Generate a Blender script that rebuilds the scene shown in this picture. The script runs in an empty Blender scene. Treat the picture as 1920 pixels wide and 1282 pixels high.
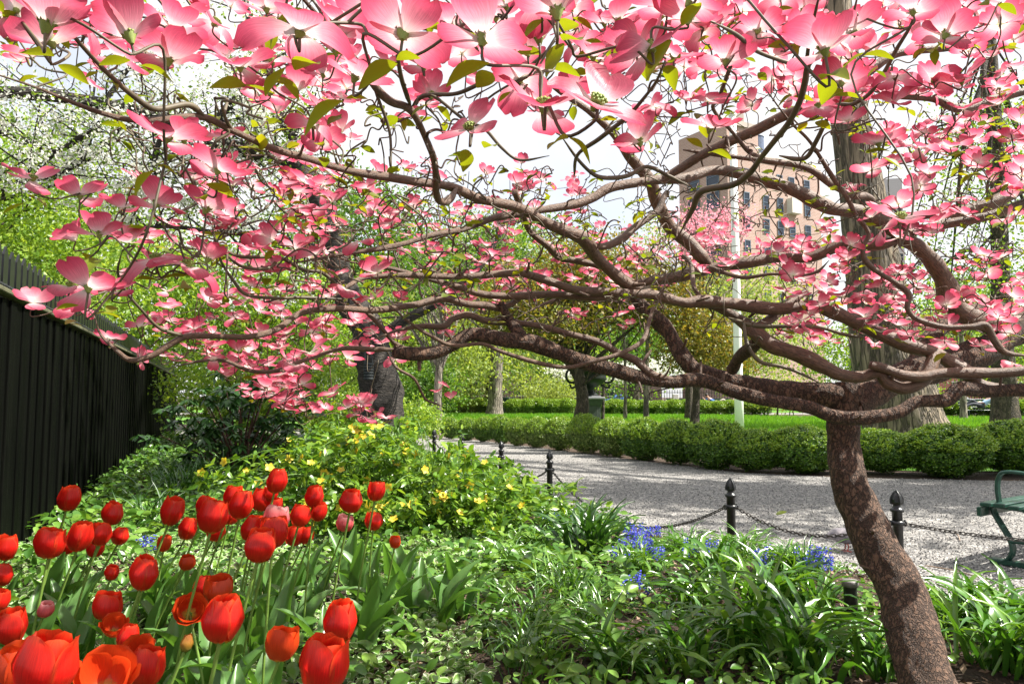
import bpy, math, random
import numpy as np
from mathutils import Vector, Matrix

random.seed(7)
rng = np.random.default_rng(11)
S = bpy.context.scene
COL = S.collection
PI = math.pi

# ------------------------------------------------------------------ camera, sky, sun, exposure
F = 1400.0                      # focal length in photo pixels (photo 1920 x 1282)
HC = 1.10                       # eye height
PITCH = math.atan(103.0 / F)
cam_d = bpy.data.cameras.new("camera")
cam_d.sensor_width = 36.0
cam_d.lens = 36.0 * F / 1920.0
cam_d.clip_start = 0.05
cam_d.clip_end = 2000.0
cam = bpy.data.objects.new("camera", cam_d)
COL.objects.link(cam)
cam.location = (0, 0, HC)
cam.rotation_euler = (PI / 2 + PITCH, 0, 0)
S.camera = cam

SUN_EL, SUN_AZ = math.radians(52), math.radians(92)   # azimuth measured to the right of the view
world = bpy.data.worlds.new("World")
S.world = world
world.use_nodes = True
nt = world.node_tree
bg = nt.nodes["Background"]
sky = nt.nodes.new("ShaderNodeTexSky")
sky.sky_type = 'NISHITA'
sky.sun_disc = False
sky.sun_elevation = SUN_EL
sky.sun_rotation = SUN_AZ
sky.air_density = 0.8
sky.dust_density = 2.5
sky.ozone_density = 0.6
tc = nt.nodes.new("ShaderNodeTexCoord"); cn = nt.nodes.new("ShaderNodeTexNoise"); cn.inputs['Scale'].default_value = 2.3; cn.inputs['Detail'].default_value = 6
cr = nt.nodes.new("ShaderNodeValToRGB"); cr.color_ramp.elements[0].position = .36; cr.color_ramp.elements[1].position = .58
cr.color_ramp.elements[0].color = (.55, .55, .55, 1); cr.color_ramp.elements[1].color = (.95, .95, .95, 1)
cm_ = nt.nodes.new("ShaderNodeMix"); cm_.data_type = 'RGBA'; cm_.inputs[7].default_value = (4.3, 4.3, 4.3, 1)      # white cloud layer added to whiten the sky
nt.links.new(tc.outputs['Generated'], cn.inputs['Vector']); nt.links.new(cn.outputs['Fac'], cr.inputs[0]); nt.links.new(cr.outputs[0], cm_.inputs[0])
nt.links.new(sky.outputs[0], cm_.inputs[6]); nt.links.new(cm_.outputs[2], bg.inputs[0])
bg.inputs[1].default_value = 0.105
sun_d = bpy.data.lights.new("sun", 'SUN')
sun_d.energy = 5.0
sun_d.angle = math.radians(0.5)
sun_d.color = (1.0, 0.95, 0.86)
sun = bpy.data.objects.new("sun", sun_d)
COL.objects.link(sun)
SUND = Vector((math.sin(SUN_AZ) * math.cos(SUN_EL), math.cos(SUN_AZ) * math.cos(SUN_EL), math.sin(SUN_EL)))
sun.rotation_euler = SUND.to_track_quat('Z', 'Y').to_euler()
S.view_settings.view_transform = 'Standard'
S.view_settings.look = 'None'
S.view_settings.gamma = 1.0
S.view_settings.exposure = 1.4
S.cycles.max_bounces = 8
S.cycles.diffuse_bounces = 2
S.cycles.transmission_bounces = 6
S.cycles.use_denoising = True

# ------------------------------------------------------------------ helpers
cp, sp = math.cos(PITCH), math.sin(PITCH)
def ray(px, py):
    x, y = (px - 960.0) / F, -(py - 641.0) / F
    return np.array([x, cp - y * sp, sp + y * cp])
def P(px, py, Z):
    d = ray(px, py)
    return np.array([0, 0, HC]) + d * (Z / d[1])
def G(px, py, h=0.0):
    d = ray(px, py)
    return np.array([0, 0, HC]) + d * ((h - HC) / d[2])

class MB:
    def __init__(s):
        s.v, s.f, s.mi, s.sm, s.uv, s.n = [], [], [], [], [], 0; s.luv = {}
    def add(s, v, f, mi=0, smooth=True, uv=None):
        v = np.asarray(v, float).reshape(-1, 3)
        f = np.asarray(f, int)
        if f.ndim == 1: f = f.reshape(1, -1)
        s.v.append(v); s.f.append(f + s.n); s.mi.append(mi); s.sm.append(smooth)
        s.uv.append(np.zeros((len(v), 2)) if uv is None else np.asarray(uv, float))
        s.n += len(v)
        return s
    def mesh(s, name, mats):
        me = bpy.data.meshes.new(name)
        V = np.concatenate(s.v); UV = np.concatenate(s.uv)
        loops = np.concatenate([f.ravel() for f in s.f])
        sizes = np.concatenate([np.full(len(f), f.shape[1]) for f in s.f])
        starts = np.concatenate([[0], np.cumsum(sizes)[:-1]])
        me.vertices.add(len(V)); me.vertices.foreach_set("co", V.ravel())
        me.loops.add(len(loops)); me.loops.foreach_set("vertex_index", loops.astype(np.int32))
        me.polygons.add(len(sizes)); me.polygons.foreach_set("loop_start", starts.astype(np.int32))
        me.polygons.foreach_set("material_index", np.concatenate([np.full(len(f), m) for f, m in zip(s.f, s.mi)]).astype(np.int32))
        me.polygons.foreach_set("use_smooth", np.concatenate([np.full(len(f), m) for f, m in zip(s.f, s.sm)]))
        ul = me.uv_layers.new(name="UVMap")
        LU = UV[loops]; at = 0
        for q, f in enumerate(s.f):
            if q in s.luv: LU[at:at + f.size] = s.luv[q]
            at += f.size
        ul.data.foreach_set("uv", LU.ravel())
        me.update(calc_edges=True)
        me.validate()
        for m in (mats if isinstance(mats, (list, tuple)) else [mats]): me.materials.append(m)
        return me
    def build(s, name, mats, parent=None):
        return ob(name, s.mesh(name, mats), parent)

def ob(name, me, parent=None, loc=None, rot=None, sc=None):
    o = bpy.data.objects.new(name, me); COL.objects.link(o)
    if loc is not None: o.location = loc
    if rot is not None: o.rotation_euler = rot
    if sc is not None: o.scale = (sc, sc, sc) if not hasattr(sc, '__len__') else sc
    if parent: o.parent = parent
    return o
def tag(o, label=None, cat=None, group=None, kind=None):
    if label: o["label"] = label
    if cat: o["category"] = cat
    if group: o["group"] = group
    if kind: o["kind"] = kind
    return o
def thing(name, label, cat, loc=(0, 0, 0), rz=0, group=None):
    o = bpy.data.objects.new(name, None); COL.objects.link(o)
    o.location = loc; o.rotation_euler = (0, 0, rz); o.empty_display_size = 0.1
    return tag(o, label, cat, group)
def copy_tree(o, parent=None):
    c = o.copy(); COL.objects.link(c); c.parent = parent
    for ch in list(o.children): copy_tree(ch, c)
    return c

def spline(pts, per=6):
    """Catmull-Rom through rows of pts (any number of columns)."""
    p = np.asarray(pts, float)
    if len(p) < 3: 
        t = np.linspace(0, 1, per + 1)[:, None]
        return p[0] * (1 - t) + p[-1] * t
    q = np.vstack([2 * p[0] - p[1], p, 2 * p[-1] - p[-2]])
    out = []
    t = np.linspace(0, 1, per, endpoint=False)[:, None]
    for i in range(1, len(q) - 2):
        a, b, c, d = q[i - 1], q[i], q[i + 1], q[i + 2]
        out.append(0.5 * (2 * b + (c - a) * t + (2 * a - 5 * b + 4 * c - d) * t ** 2 + (3 * b - a - 3 * c + d) * t ** 3))
    out.append(p[-1:])
    return np.vstack(out)

def vnoise(p, s, seed=0):
    """cheap smooth noise from summed sines, about -1..1"""
    r = np.random.default_rng(seed); a = 0
    for k in range(5):
        w = r.normal(size=3) * s * (0.7 + 0.4 * k)
        a = a + np.sin(p @ w + r.uniform(0, 6.3)) / (1 + 0.5 * k)
    return a / 2.4

def tube(mb, pts, rad, sides=8, mi=0, cap=True, rough=0.0, rs=30.0, seed=0):
    p = np.asarray(pts, float); n = len(p)
    r = np.broadcast_to(np.asarray(rad, float), (n,)).copy()
    t = np.gradient(p, axis=0); t /= np.linalg.norm(t, axis=1)[:, None] + 1e-12
    u = np.cross(t[0], [0.3, 0.2, 1.0]); 
    if np.linalg.norm(u) < 1e-3: u = np.cross(t[0], [1, 0, 0])
    u /= np.linalg.norm(u)
    U = np.empty((n, 3))
    for i in range(n):
        u = u - t[i] * (u @ t[i]); u /= np.linalg.norm(u) + 1e-12; U[i] = u
    W = np.cross(t, U)
    a = np.linspace(0, 2 * PI, sides, endpoint=False)
    ring = U[:, None, :] * np.cos(a)[None, :, None] + W[:, None, :] * np.sin(a)[None, :, None]
    rr = np.repeat(r[:, None], sides, 1)
    if rough:
        q = (p[:, None, :] + ring * r[:, None, None]).reshape(-1, 3)
        rr = rr * (1 + rough * vnoise(q, rs, seed).reshape(n, sides) + rough * 0.6 * vnoise(q, rs * 2.7, seed + 1).reshape(n, sides))
    v = (p[:, None, :] + ring * rr[:, :, None]).reshape(-1, 3)
    i = np.arange(n - 1)[:, None] * sides; j = np.arange(sides)[None, :]; k = (j + 1) % sides
    f = np.stack([i + j, i + k, i + sides + k, i + sides + j], -1).reshape(-1, 4)
    L = np.concatenate([[0], np.cumsum(np.linalg.norm(np.diff(p, axis=0), axis=1))])
    uv = np.stack([np.repeat(L, sides), np.tile(a, n)], 1)
    mb.add(v, f, mi, True, uv)
    lu = uv[f.ravel()].reshape(n - 1, sides, 4, 2); lu[:, -1, 1:3, 1] = 2 * PI; mb.luv[len(mb.f) - 1] = lu.reshape(-1, 2)
    if cap:
        b = mb.n - n * sides
        mb.add(np.vstack([v[-sides:], p[-1:] + t[-1] * r[-1] * 0.4]), [[q, (q + 1) % sides, sides] for q in range(sides)], mi, True)
        mb.add(np.vstack([v[:sides], p[:1] - t[0] * r[0] * 0.2]), [[(q + 1) % sides, q, sides] for q in range(sides)], mi, True)

def box(mb, c, s, mi=0, R=None, bev=0.0):
    """box, optionally chamfered, centre c, full size s"""
    h = np.asarray(s, float) / 2
    if bev <= 0:
        v = np.array([[x, y, z] for x in (-1, 1) for y in (-1, 1) for z in (-1, 1)]) * h
        f = [[0, 1, 3, 2], [4, 6, 7, 5], [0, 4, 5, 1], [2, 3, 7, 6], [0, 2, 6, 4], [1, 5, 7, 3]]
    else:
        b = min(bev, h[0] * .9, h[1] * .9, h[2] * .9)
        def octa(X, Y, z): return [[X, -Y + b, z], [X, Y - b, z], [X - b, Y, z], [-X + b, Y, z], [-X, Y - b, z], [-X, -Y + b, z], [-X + b, -Y, z], [X - b, -Y, z]]
        v = np.array(octa(h[0] - b, h[1] - b, -h[2]) + octa(h[0], h[1], -h[2] + b) + octa(h[0], h[1], h[2] - b) + octa(h[0] - b, h[1] - b, h[2]))
        if R is not None: v = v @ np.asarray(R).T
        v = v + np.asarray(c)
        f = [[L * 8 + q, L * 8 + (q + 1) % 8, L * 8 + 8 + (q + 1) % 8, L * 8 + 8 + q] for L in range(3) for q in range(8)]
        k = mb.n
        mb.add(v, f, mi, False)
        mb.f.append(np.array([[24 + q for q in range(8)], [7 - q for q in range(8)]]) + k)
        mb.v.append(np.zeros((0, 3))); mb.uv.append(np.zeros((0, 2))); mb.mi.append(mi); mb.sm.append(False)
        return
    if R is not None: v = v @ np.asarray(R).T
    mb.add(v + np.asarray(c), f, mi, False)

def lathe(mb, prof, sides=20, c=(0, 0, 0), mi=0, smooth=True):
    pr = np.asarray(prof, float); a = np.linspace(0, 2 * PI, sides, endpoint=False); n = len(pr)
    v = np.stack([pr[:, 0, None] * np.cos(a), pr[:, 0, None] * np.sin(a), np.repeat(pr[:, 1, None], sides, 1)], -1).reshape(-1, 3) + np.asarray(c)
    i = np.arange(n - 1)[:, None] * sides; j = np.arange(sides)[None, :]; k = (j + 1) % sides
    f = np.stack([i + j, i + k, i + sides + k, i + sides + j], -1).reshape(-1, 4)
    mb.add(v, f, mi, smooth)

def frames(nrm, head):
    """rotation matrices whose columns are x, y(heading), z(normal)"""
    n = nrm / (np.linalg.norm(nrm, axis=1)[:, None] + 1e-12)
    y = head - n * np.sum(head * n, 1)[:, None]
    y /= np.linalg.norm(y, axis=1)[:, None] + 1e-12
    return np.stack([np.cross(y, n), y, n], -1)
def scatter(mb, tv, tf, R, T, sc, mi=0, tuv=None, smooth=False):
    tv = np.asarray(tv, float); N = len(T); k = len(tv)
    sc = np.broadcast_to(np.asarray(sc, float), (N,)) if np.ndim(sc) < 2 else sc
    v = np.einsum('nij,kj->nki', R, tv) * (sc[:, None, None] if np.ndim(sc) == 1 else sc[:, None, :]) + T[:, None, :]
    tf = np.asarray(tf)
    f = (tf[None] + (np.arange(N) * k)[:, None, None]).reshape(-1, tf.shape[1])
    mb.add(v.reshape(-1, 3), f, mi, smooth, None if tuv is None else np.tile(tuv, (N, 1)))
def rdir(n, up=0.0, r=None):
    r = r or rng
    d = r.normal(size=(n, 3)); d[:, 2] += up
    return d / (np.linalg.norm(d, axis=1)[:, None] + 1e-9)

# leaf templates (unit length along +y)
LEAF4 = (np.array([[0, 0, 0], [.27, .45, .07], [0, 1, -.08], [-.27, .45, .07], [0, .5, -.02]]),
         np.array([[0, 1, 4], [1, 2, 4], [2, 3, 4], [3, 0, 4]]))
LEAFQ = (np.array([[0, 0, 0], [.3, .5, .06], [0, 1, 0], [-.3, .5, .06]]), np.array([[0, 1, 2], [0, 2, 3]]))
def grid_leaf(wfun, nu=7, nv=5, bend=0.3, cup=0.12, notch=0.0, wave=0.0):
    v, uv, f = [], [], []
    for i in range(nu):
        u = i / (nu - 1); w = wfun(u)
        for j in range(nv):
            s = -1 + 2 * j / (nv - 1)
            v.append([w * s, u - notch * (1 - abs(s)) ** 1.5 * u ** 4, -bend * u * u + cup * s * s * w * 2 + wave * math.sin(7 * u + 2.5 * s) * w])
            uv.append([u, s])
    for i in range(nu - 1):
        for j in range(nv - 1):
            a = i * nv + j; f.append([a, a + 1, a + nv + 1, a + nv])
    return np.array(v), np.array(f), np.array(uv)

# ------------------------------------------------------------------ materials
def M(name):
    m = bpy.data.materials.new(name); m.use_nodes = True
    n = m.node_tree.nodes; return m, n, m.node_tree.links, n["Principled BSDF"], n["Material Output"]
def node(n, t, **kw):
    x = n.new("ShaderNode" + t)
    for k, v in kw.items():
        if isinstance(k, str) and hasattr(x, k): setattr(x, k, v)
    return x
def ramp(n, l, src, stops):
    r = n.new("ShaderNodeValToRGB"); e = r.color_ramp.elements
    while len(e) < len(stops): e.new(0.5)
    for q, (p, c) in zip(e, stops): q.position = p; q.color = (*c, 1) if len(c) == 3 else c
    l.new(src, r.inputs[0]); return r.outputs[0]
def texco(n, l, kind='Object', scale=(1, 1, 1)):
    t = n.new("ShaderNodeTexCoord"); mp = n.new("ShaderNodeMapping"); mp.inputs['Scale'].default_value = scale
    l.new(t.outputs[kind], mp.inputs[0]); return mp.outputs[0]
def noise(n, l, vec, scale, detail=4, rough=.6, dist=0):
    t = n.new("ShaderNodeTexNoise"); t.inputs['Scale'].default_value = scale; t.inputs['Detail'].default_value = detail
    t.inputs['Roughness'].default_value = rough; t.inputs['Distortion'].default_value = dist
    l.new(vec, t.inputs['Vector']); return t.outputs['Fac']
def bump(n, l, src, bs, strength, dist=0.01):
    b = n.new("ShaderNodeBump"); b.inputs['Strength'].default_value = strength; b.inputs['Distance'].default_value = dist
    l.new(src, b.inputs['Height']); l.new(b.outputs[0], bs.inputs['Normal']); return b
def mixc(n, l, fac, a, b, mode='MIX'):
    m = n.new("ShaderNodeMix"); m.data_type = 'RGBA'; m.blend_type = mode
    if isinstance(fac, (int, float)): m.inputs[0].default_value = fac
    else: l.new(fac, m.inputs[0])
    for k, x in ((6, a), (7, b)):
        if isinstance(x, tuple): m.inputs[k].default_value = (*x, 1)
        else: l.new(x, m.inputs[k])
    return m.outputs[2]
def plain(name, col, rough=.5, metal=0.0, var=0.25, scale=20, bmp=0.0):
    m, n, l, bs, o = M(name)
    v = texco(n, l); f = noise(n, l, v, scale)
    c = ramp(n, l, f, [(.3, tuple(x * (1 - var) for x in col)), (.7, tuple(min(1, x * (1 + var)) for x in col))])
    l.new(c, bs.inputs['Base Color']); bs.inputs['Roughness'].default_value = rough; bs.inputs['Metallic'].default_value = metal
    if bmp: bump(n, l, f, bs, bmp)
    return m
def leafmat(name, cols, trans=.45, rough=.42, tint=(1.25, 1.15, .55), spec=.5):
    """leaf with a random tone per leaf and light passing through it"""
    m, n, l, bs, o = M(name)
    g = n.new("ShaderNodeNewGeometry")
    st = [(i / max(1, len(cols) - 1), c) for i, c in enumerate(cols)]
    c = ramp(n, l, g.outputs['Random Per Island'], st)
    l.new(c, bs.inputs['Base Color']); bs.inputs['Roughness'].default_value = rough
    bs.inputs['Specular IOR Level'].default_value = spec
    t = n.new("ShaderNodeBsdfTranslucent")
    l.new(mixc(n, l, 1.0, c, tint, 'MULTIPLY'), t.inputs[0])
    mx = n.new("ShaderNodeMixShader"); mx.inputs[0].default_value = trans
    l.new(bs.outputs[0], mx.inputs[1]); l.new(t.outputs[0], mx.inputs[2]); l.new(mx.outputs[0], o.inputs[0])
    return m
def petalmat(name, stops, trans=.45, rough=.45, vein=.25, edge=None, rnd=.15):
    """petal or variegated leaf: colour runs from base to tip (UV x) with fine veins along it"""
    m, n, l, bs, o = M(name)
    uv = n.new("ShaderNodeTexCoord"); sep = n.new("ShaderNodeSeparateXYZ"); l.new(uv.outputs['UV'], sep.inputs[0])
    c = ramp(n, l, sep.outputs[0], stops)
    mp = n.new("ShaderNodeMapping"); mp.inputs['Scale'].default_value = (1.2, 9, 1); l.new(uv.outputs['UV'], mp.inputs[0])
    vn = noise(n, l, mp.outputs[0], 2.0, 3, .6)
    c = mixc(n, l, vein, c, ramp(n, l, vn, [(.35, (.45, .45, .45)), (.65, (1.3, 1.3, 1.3))]), 'MULTIPLY')
    if edge:
        ab = n.new("ShaderNodeMath"); ab.operation = 'ABSOLUTE'; l.new(sep.outputs[1], ab.inputs[0])
        c = mixc(n, l, ramp(n, l, ab.outputs[0], [(edge[0], (0, 0, 0)), (edge[0] + .12, (1, 1, 1))]), c, edge[1])
    g = n.new("ShaderNodeNewGeometry")
    c = mixc(n, l, 1.0, c, ramp(n, l, g.outputs['Random Per Island'], [(0, (1 - rnd, 1 - rnd * 1.3, 1 - rnd)), (1, (1 + rnd * .3, 1 + rnd, 1 + rnd * .6))]), 'MULTIPLY')
    l.new(c, bs.inputs['Base Color']); bs.inputs['Roughness'].default_value = rough
    bump(n, l, vn, bs, .25, .002)
    t = n.new("ShaderNodeBsdfTranslucent"); l.new(c, t.inputs[0])
    mx = n.new("ShaderNodeMixShader"); mx.inputs[0].default_value = trans
    l.new(bs.outputs[0], mx.inputs[1]); l.new(t.outputs[0], mx.inputs[2]); l.new(mx.outputs[0], o.inputs[0])
    return m
def barkmat(name, dark, light, scale=(18, 18, 7), vs=1.0, bmp=.9, dist=.012, moss=None):
    m, n, l, bs, o = M(name)
    v = texco(n, l, 'Object', scale)
    nz = noise(n, l, v, 1.3, 6, .7, .4)
    vo = n.new("ShaderNodeTexVoronoi"); vo.feature = 'DISTANCE_TO_EDGE'; vo.inputs['Scale'].default_value = vs
    wv = n.new("ShaderNodeVectorMath"); wv.operation = 'ADD'; l.new(v, wv.inputs[0])
    nt_ = n.new("ShaderNodeTexNoise"); nt_.inputs['Scale'].default_value = 1.7; l.new(v, nt_.inputs['Vector']); sc_ = n.new('ShaderNodeVectorMath'); sc_.operation = 'SCALE'; sc_.inputs['Scale'].default_value = 1.9; l.new(nt_.outputs['Color'], sc_.inputs[0]); l.new(sc_.outputs[0], wv.inputs[1])
    l.new(wv.outputs[0], vo.inputs['Vector'])
    cd = n.new('ShaderNodeMath'); cd.operation = 'MULTIPLY'; l.new(vo.outputs['Distance'], cd.inputs[0]); l.new(noise(n, l, v, .6, 3), cd.inputs[1])
    crack = ramp(n, l, cd.outputs[0], [(0, (.12, .12, .12)), (.10, (1, 1, 1))])
    c = ramp(n, l, nz, [(.3, dark), (.72, light)])
    c = mixc(n, l, .8, c, crack, 'MULTIPLY')
    if moss:
        big = noise(n, l, texco(n, l, 'Object', (1, 1, 1)), 2.2, 4)
        c = mixc(n, l, ramp(n, l, big, [(.5, (0, 0, 0)), (.75, (.7, .7, .7))]), c, moss)
    l.new(c, bs.inputs['Base Color']); bs.inputs['Roughness'].default_value = .85
    h = n.new("ShaderNodeMath"); h.operation = 'ADD'; l.new(crack, h.inputs[0]); l.new(nz, h.inputs[1])
    bump(n, l, h.outputs[0], bs, bmp, dist)
    return m

def limbmat(name, dark, light):
    m, n, l, bs, o = M(name)
    uv = texco(n, l, 'UV', (16, 2.6, 1)); a = noise(n, l, uv, 2.2, 6, .7, .3)
    ob_ = texco(n, l); b = noise(n, l, ob_, 7, 4); k = noise(n, l, ob_, 90, 3, .7)
    c = ramp(n, l, a, [(.32, dark), (.5, tuple((x + y) / 2 for x, y in zip(dark, light))), (.7, light)])
    c = mixc(n, l, .6, c, ramp(n, l, b, [(.3, (.6, .58, .56)), (.7, (1.25, 1.2, 1.15))]), 'MULTIPLY')
    c = mixc(n, l, .5, c, ramp(n, l, k, [(.35, (.5, .48, .46)), (.6, (1.1, 1.1, 1.1))]), 'MULTIPLY')
    l.new(c, bs.inputs['Base Color']); bs.inputs['Roughness'].default_value = .52
    h = n.new("ShaderNodeMath"); h.operation = 'ADD'; l.new(a, h.inputs[0]); l.new(k, h.inputs[1]); bump(n, l, h.outputs[0], bs, .7, .005)
    return m
MAT = {}
MAT['dog_bark'] = barkmat('dogwood bark', (.078, .044, .028), (.185, .108, .068), (52, 52, 27), 1.0, 1.0, .009)
MAT['branch_bark'] = limbmat('dogwood branch bark', (.038, .022, .013), (.215, .130, .083))
MAT['twig_bark'] = plain('green brown twig', (.085, .070, .038), .6, 0, .5, 9, .2)
MAT['cherry_bark'] = barkmat('cherry bark', (.018, .015, .013), (.085, .07, .058), (7, 7, 30), 1.0, .7, .02)
MAT['tulip_bark'] = barkmat('tulip tree bark', (.085, .065, .045), (.34, .27, .19), (7, 7, .75), 1.0, 1.0, .06)
MAT['grey_bark'] = barkmat('grey bark', (.12, .10, .08), (.36, .31, .25), (5, 5, 1.2), 1.0, .8, .03)
MAT['dark_bark'] = barkmat('dark bark', (.035, .027, .02), (.14, .105, .075), (9, 9, 4), 1.0, .8, .03)
MAT['bract'] = petalmat('dogwood bract', [(0, (.86, .84, .66)), (.16, (.90, .72, .70)), (.40, (.82, .31, .38)), (.72, (.72, .12, .205)), (.93, (.62, .07, .14)), (1, (.45, .06, .09))], .5, .45, .34, None, .2)
MAT['bract_centre'] = plain('dogwood flower centre', (.20, .26, .05), .6, 0, .4, 200)
MAT['tulip_petal'] = petalmat('red tulip petal', [(0, (.60, .42, .05)), (.09, (.62, .05, .014)), (.5, (.84, .020, .014)), (.85, (.86, .035, .014)), (1, (.86, .09, .025))], .52, .30, .30, (.86, (.70, .07, .02)), .16)
MAT['tulip_pink'] = petalmat('pink tulip petal', [(0, (.7, .5, .2)), (.15, (.75, .10, .10)), (.7, (.78, .16, .17)), (1, (.85, .42, .40))], .40, .4, .3, None, .1)
MAT['tulip_orange'] = petalmat('orange red tulip petal', [(0, (.6, .5, .06)), (.12, (.68, .06, .012)), (1, (.70, .07, .012))], .42, .36, .22, None, .1)
MAT['tulip_bud'] = petalmat('tan tulip bud', [(0, (.25, .30, .05)), (.4, (.42, .23, .03)), (1, (.36, .12, .02))], .3, .4, .4)
MAT['tulip_stem'] = leafmat('tulip stem', [(.13, .24, .04), (.20, .32, .06)], .15, .4)
MAT['tulip_leaf'] = leafmat('tulip leaf', [(.055, .15, .028), (.09, .21, .045), (.13, .26, .06)], .38, .33, (1.2, 1.2, .45), .7)
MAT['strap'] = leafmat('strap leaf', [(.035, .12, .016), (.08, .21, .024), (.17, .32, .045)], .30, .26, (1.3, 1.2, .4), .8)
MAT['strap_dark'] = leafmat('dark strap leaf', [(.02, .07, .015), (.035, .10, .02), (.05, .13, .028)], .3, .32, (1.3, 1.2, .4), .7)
MAT['cover'] = petalmat('variegated ground cover leaf', [(0, (.13, .25, .035)), (.6, (.20, .35, .06)), (1, (.26, .40, .10))], .35, .33, .3, (.66, (.60, .67, .40)), .35)
MAT['cover_green'] = leafmat('green ground cover leaf', [(.045, .125, .018), (.095, .22, .028), (.19, .33, .05)], .32, .30)
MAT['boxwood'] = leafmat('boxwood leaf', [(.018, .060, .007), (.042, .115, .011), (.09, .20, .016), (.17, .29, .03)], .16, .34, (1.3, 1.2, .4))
MAT['boxwood_sunlit'] = leafmat('pale sunlit boxwood leaf', [(.04, .095, .012), (.10, .19, .028), (.20, .29, .06), (.32, .40, .11)], .18, .34, (1.3, 1.2, .4))  # lighter copy of the boxwood leaf, sunlight put into its colour
MAT['lime'] = leafmat('lime spring leaf', [(.08, .17, .015), (.19, .33, .03), (.36, .48, .08)], .5, .42)
MAT['midgreen'] = leafmat('mid green leaf', [(.05, .13, .015), (.10, .21, .025), (.17, .30, .04)], .5, .45)
MAT['yellowgreen'] = leafmat('pale spring leaf', [(.17, .24, .05), (.27, .36, .08), (.38, .46, .12)], .5, .5)
MAT['bronze'] = leafmat('bronze green crab leaf', [(.10, .12, .02), (.19, .20, .035), (.27, .20, .05), (.21, .27, .05)], .45, .45, (1.3, 1.05, .45))
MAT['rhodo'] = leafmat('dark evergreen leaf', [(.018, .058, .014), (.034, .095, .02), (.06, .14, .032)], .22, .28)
MAT['kerria_leaf'] = leafmat('kerria leaf', [(.05, .135, .014), (.13, .26, .025), (.28, .42, .05)], .43, .28)
MAT['kerria_flower'] = leafmat('kerria flower', [(.78, .52, .02), (.82, .62, .03), (.85, .68, .10)], .35, .5, (1.1, 1, .7))
MAT['blossom'] = leafmat('white cherry blossom', [(.78, .78, .70), (.84, .84, .80), (.70, .72, .58)], .45, .6, (1, 1, 1))
MAT['pink_blossom'] = leafmat('pink crab blossom', [(.75, .30, .40), (.80, .45, .52), (.65, .2, .3)], .45, .6, (1.1, 1, 1))
MAT['bluebell'] = leafmat('blue flower', [(.08, .09, .62), (.11, .13, .72), (.20, .22, .75)], .35, .5, (1, 1, 1.1))
MAT['dogleaf'] = leafmat('dogwood leaf', [(.09, .14, .012), (.15, .21, .016), (.23, .25, .02)], .5, .4, (1.6, 1.4, .35))
MAT['grass'] = leafmat('lawn grass', [(.07, .19, .012), (.12, .30, .016), (.19, .38, .03)], .45, .45)
MAT['iron_black'] = plain('black painted iron', (.012, .013, .014), .32, 0, .5, 60, .15)
MAT['chain'] = plain('weathered chain steel', (.055, .050, .046), .42, .7, .5, 80, .2)
MAT['bench_green'] = plain('dark green bench paint', (.010, .050, .034), .35, 0, .35, 40, .1)
MAT['white_paint'] = plain('white pole paint', (.80, .80, .77), .4, 0, .06, 3)
MAT['bronze_green'] = plain('verdigris bronze', (.012, .017, .015), .5, .2, .5, 8, .2)
MAT['feeder'] = plain('dark blue grey metal', (.016, .022, .024), .7, .0, .3, 30)

# ------------------------------------------------------------------ ground, path, lawn
BED = [(-14, -3), (2.9, -3), (3.1, 2.2), (2.9, 3.3), (2.35, 4.1), (2.2, 4.7), (1.45, 5.35), (.9, 6.4), (.35, 7.9), (-.2, 9.5), (-.8, 11.3), (-1.45, 12.8), (-3.5, 15.5), (-6.5, 19), (-14, 24)]
FAR = [(-14, 30), (-6, 24.3), (-2.25, 21.2), (-1.0, 19.4), (0.3, 17.0), (1.3, 14.9), (2.5, 12.6), (3.35, 11.0), (4.6, 10.35), (6.4, 10.0), (9, 9.9), (16, 9.9), (40, 9.5)]
def soil_mat():
    m, n, l, bs, o = M('dark garden soil')
    v = texco(n, l); a = noise(n, l, v, 3, 6, .7); b = noise(n, l, v, 60, 6, .8)
    c = ramp(n, l, b, [(.3, (.022, .014, .009)), (.55, (.075, .047, .030)), (.75, (.17, .115, .08))])
    c = mixc(n, l, .4, c, ramp(n, l, a, [(.3, (.5, .45, .4)), (.7, (1.2, 1.1, 1))]), 'MULTIPLY')
    l.new(c, bs.inputs['Base Color']); bs.inputs['Roughness'].default_value = .95
    bump(n, l, b, bs, 1.0, .03); return m
def gravel_mat():
    m, n, l, bs, o = M('grey gravel')
    v = texco(n, l)
    vo = n.new("ShaderNodeTexVoronoi"); vo.inputs['Scale'].default_value = 55; l.new(v, vo.inputs['Vector'])
    sp_ = n.new("ShaderNodeSeparateColor"); l.new(vo.outputs['Color'], sp_.inputs[0])
    c = ramp(n, l, sp_.outputs[0], [(0, (.09, .09, .092)), (.4, (.20, .197, .195)), (.8, (.33, .32, .305)), (1, (.52, .50, .46))])
    big = noise(n, l, v, 1.1, 5, .65)
    c = mixc(n, l, .5, c, ramp(n, l, big, [(.35, (.72, .68, .66)), (.65, (1.12, 1.08, 1.04))]), 'MULTIPLY')
    l.new(c, bs.inputs['Base Color']); bs.inputs['Roughness'].default_value = .85
    bump(n, l, vo.outputs['Distance'], bs, .9, .02).invert = True
    return m
def lawn_mat():
    m, n, l, bs, o = M('sunny lawn')
    v = texco(n, l); a = noise(n, l, v, .5, 4); b = noise(n, l, v, 40, 4, .8)
    c = ramp(n, l, b, [(.3, (.05, .15, .012)), (.7, (.12, .28, .02))])
    c = mixc(n, l, .5, c, ramp(n, l, a, [(.3, (.75, .8, .8)), (.7, (1.2, 1.1, 1))]), 'MULTIPLY')
    l.new(c, bs.inputs['Base Color']); bs.inputs['Roughness'].default_value = .9; bump(n, l, b, bs, .8, .04); return m
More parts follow.
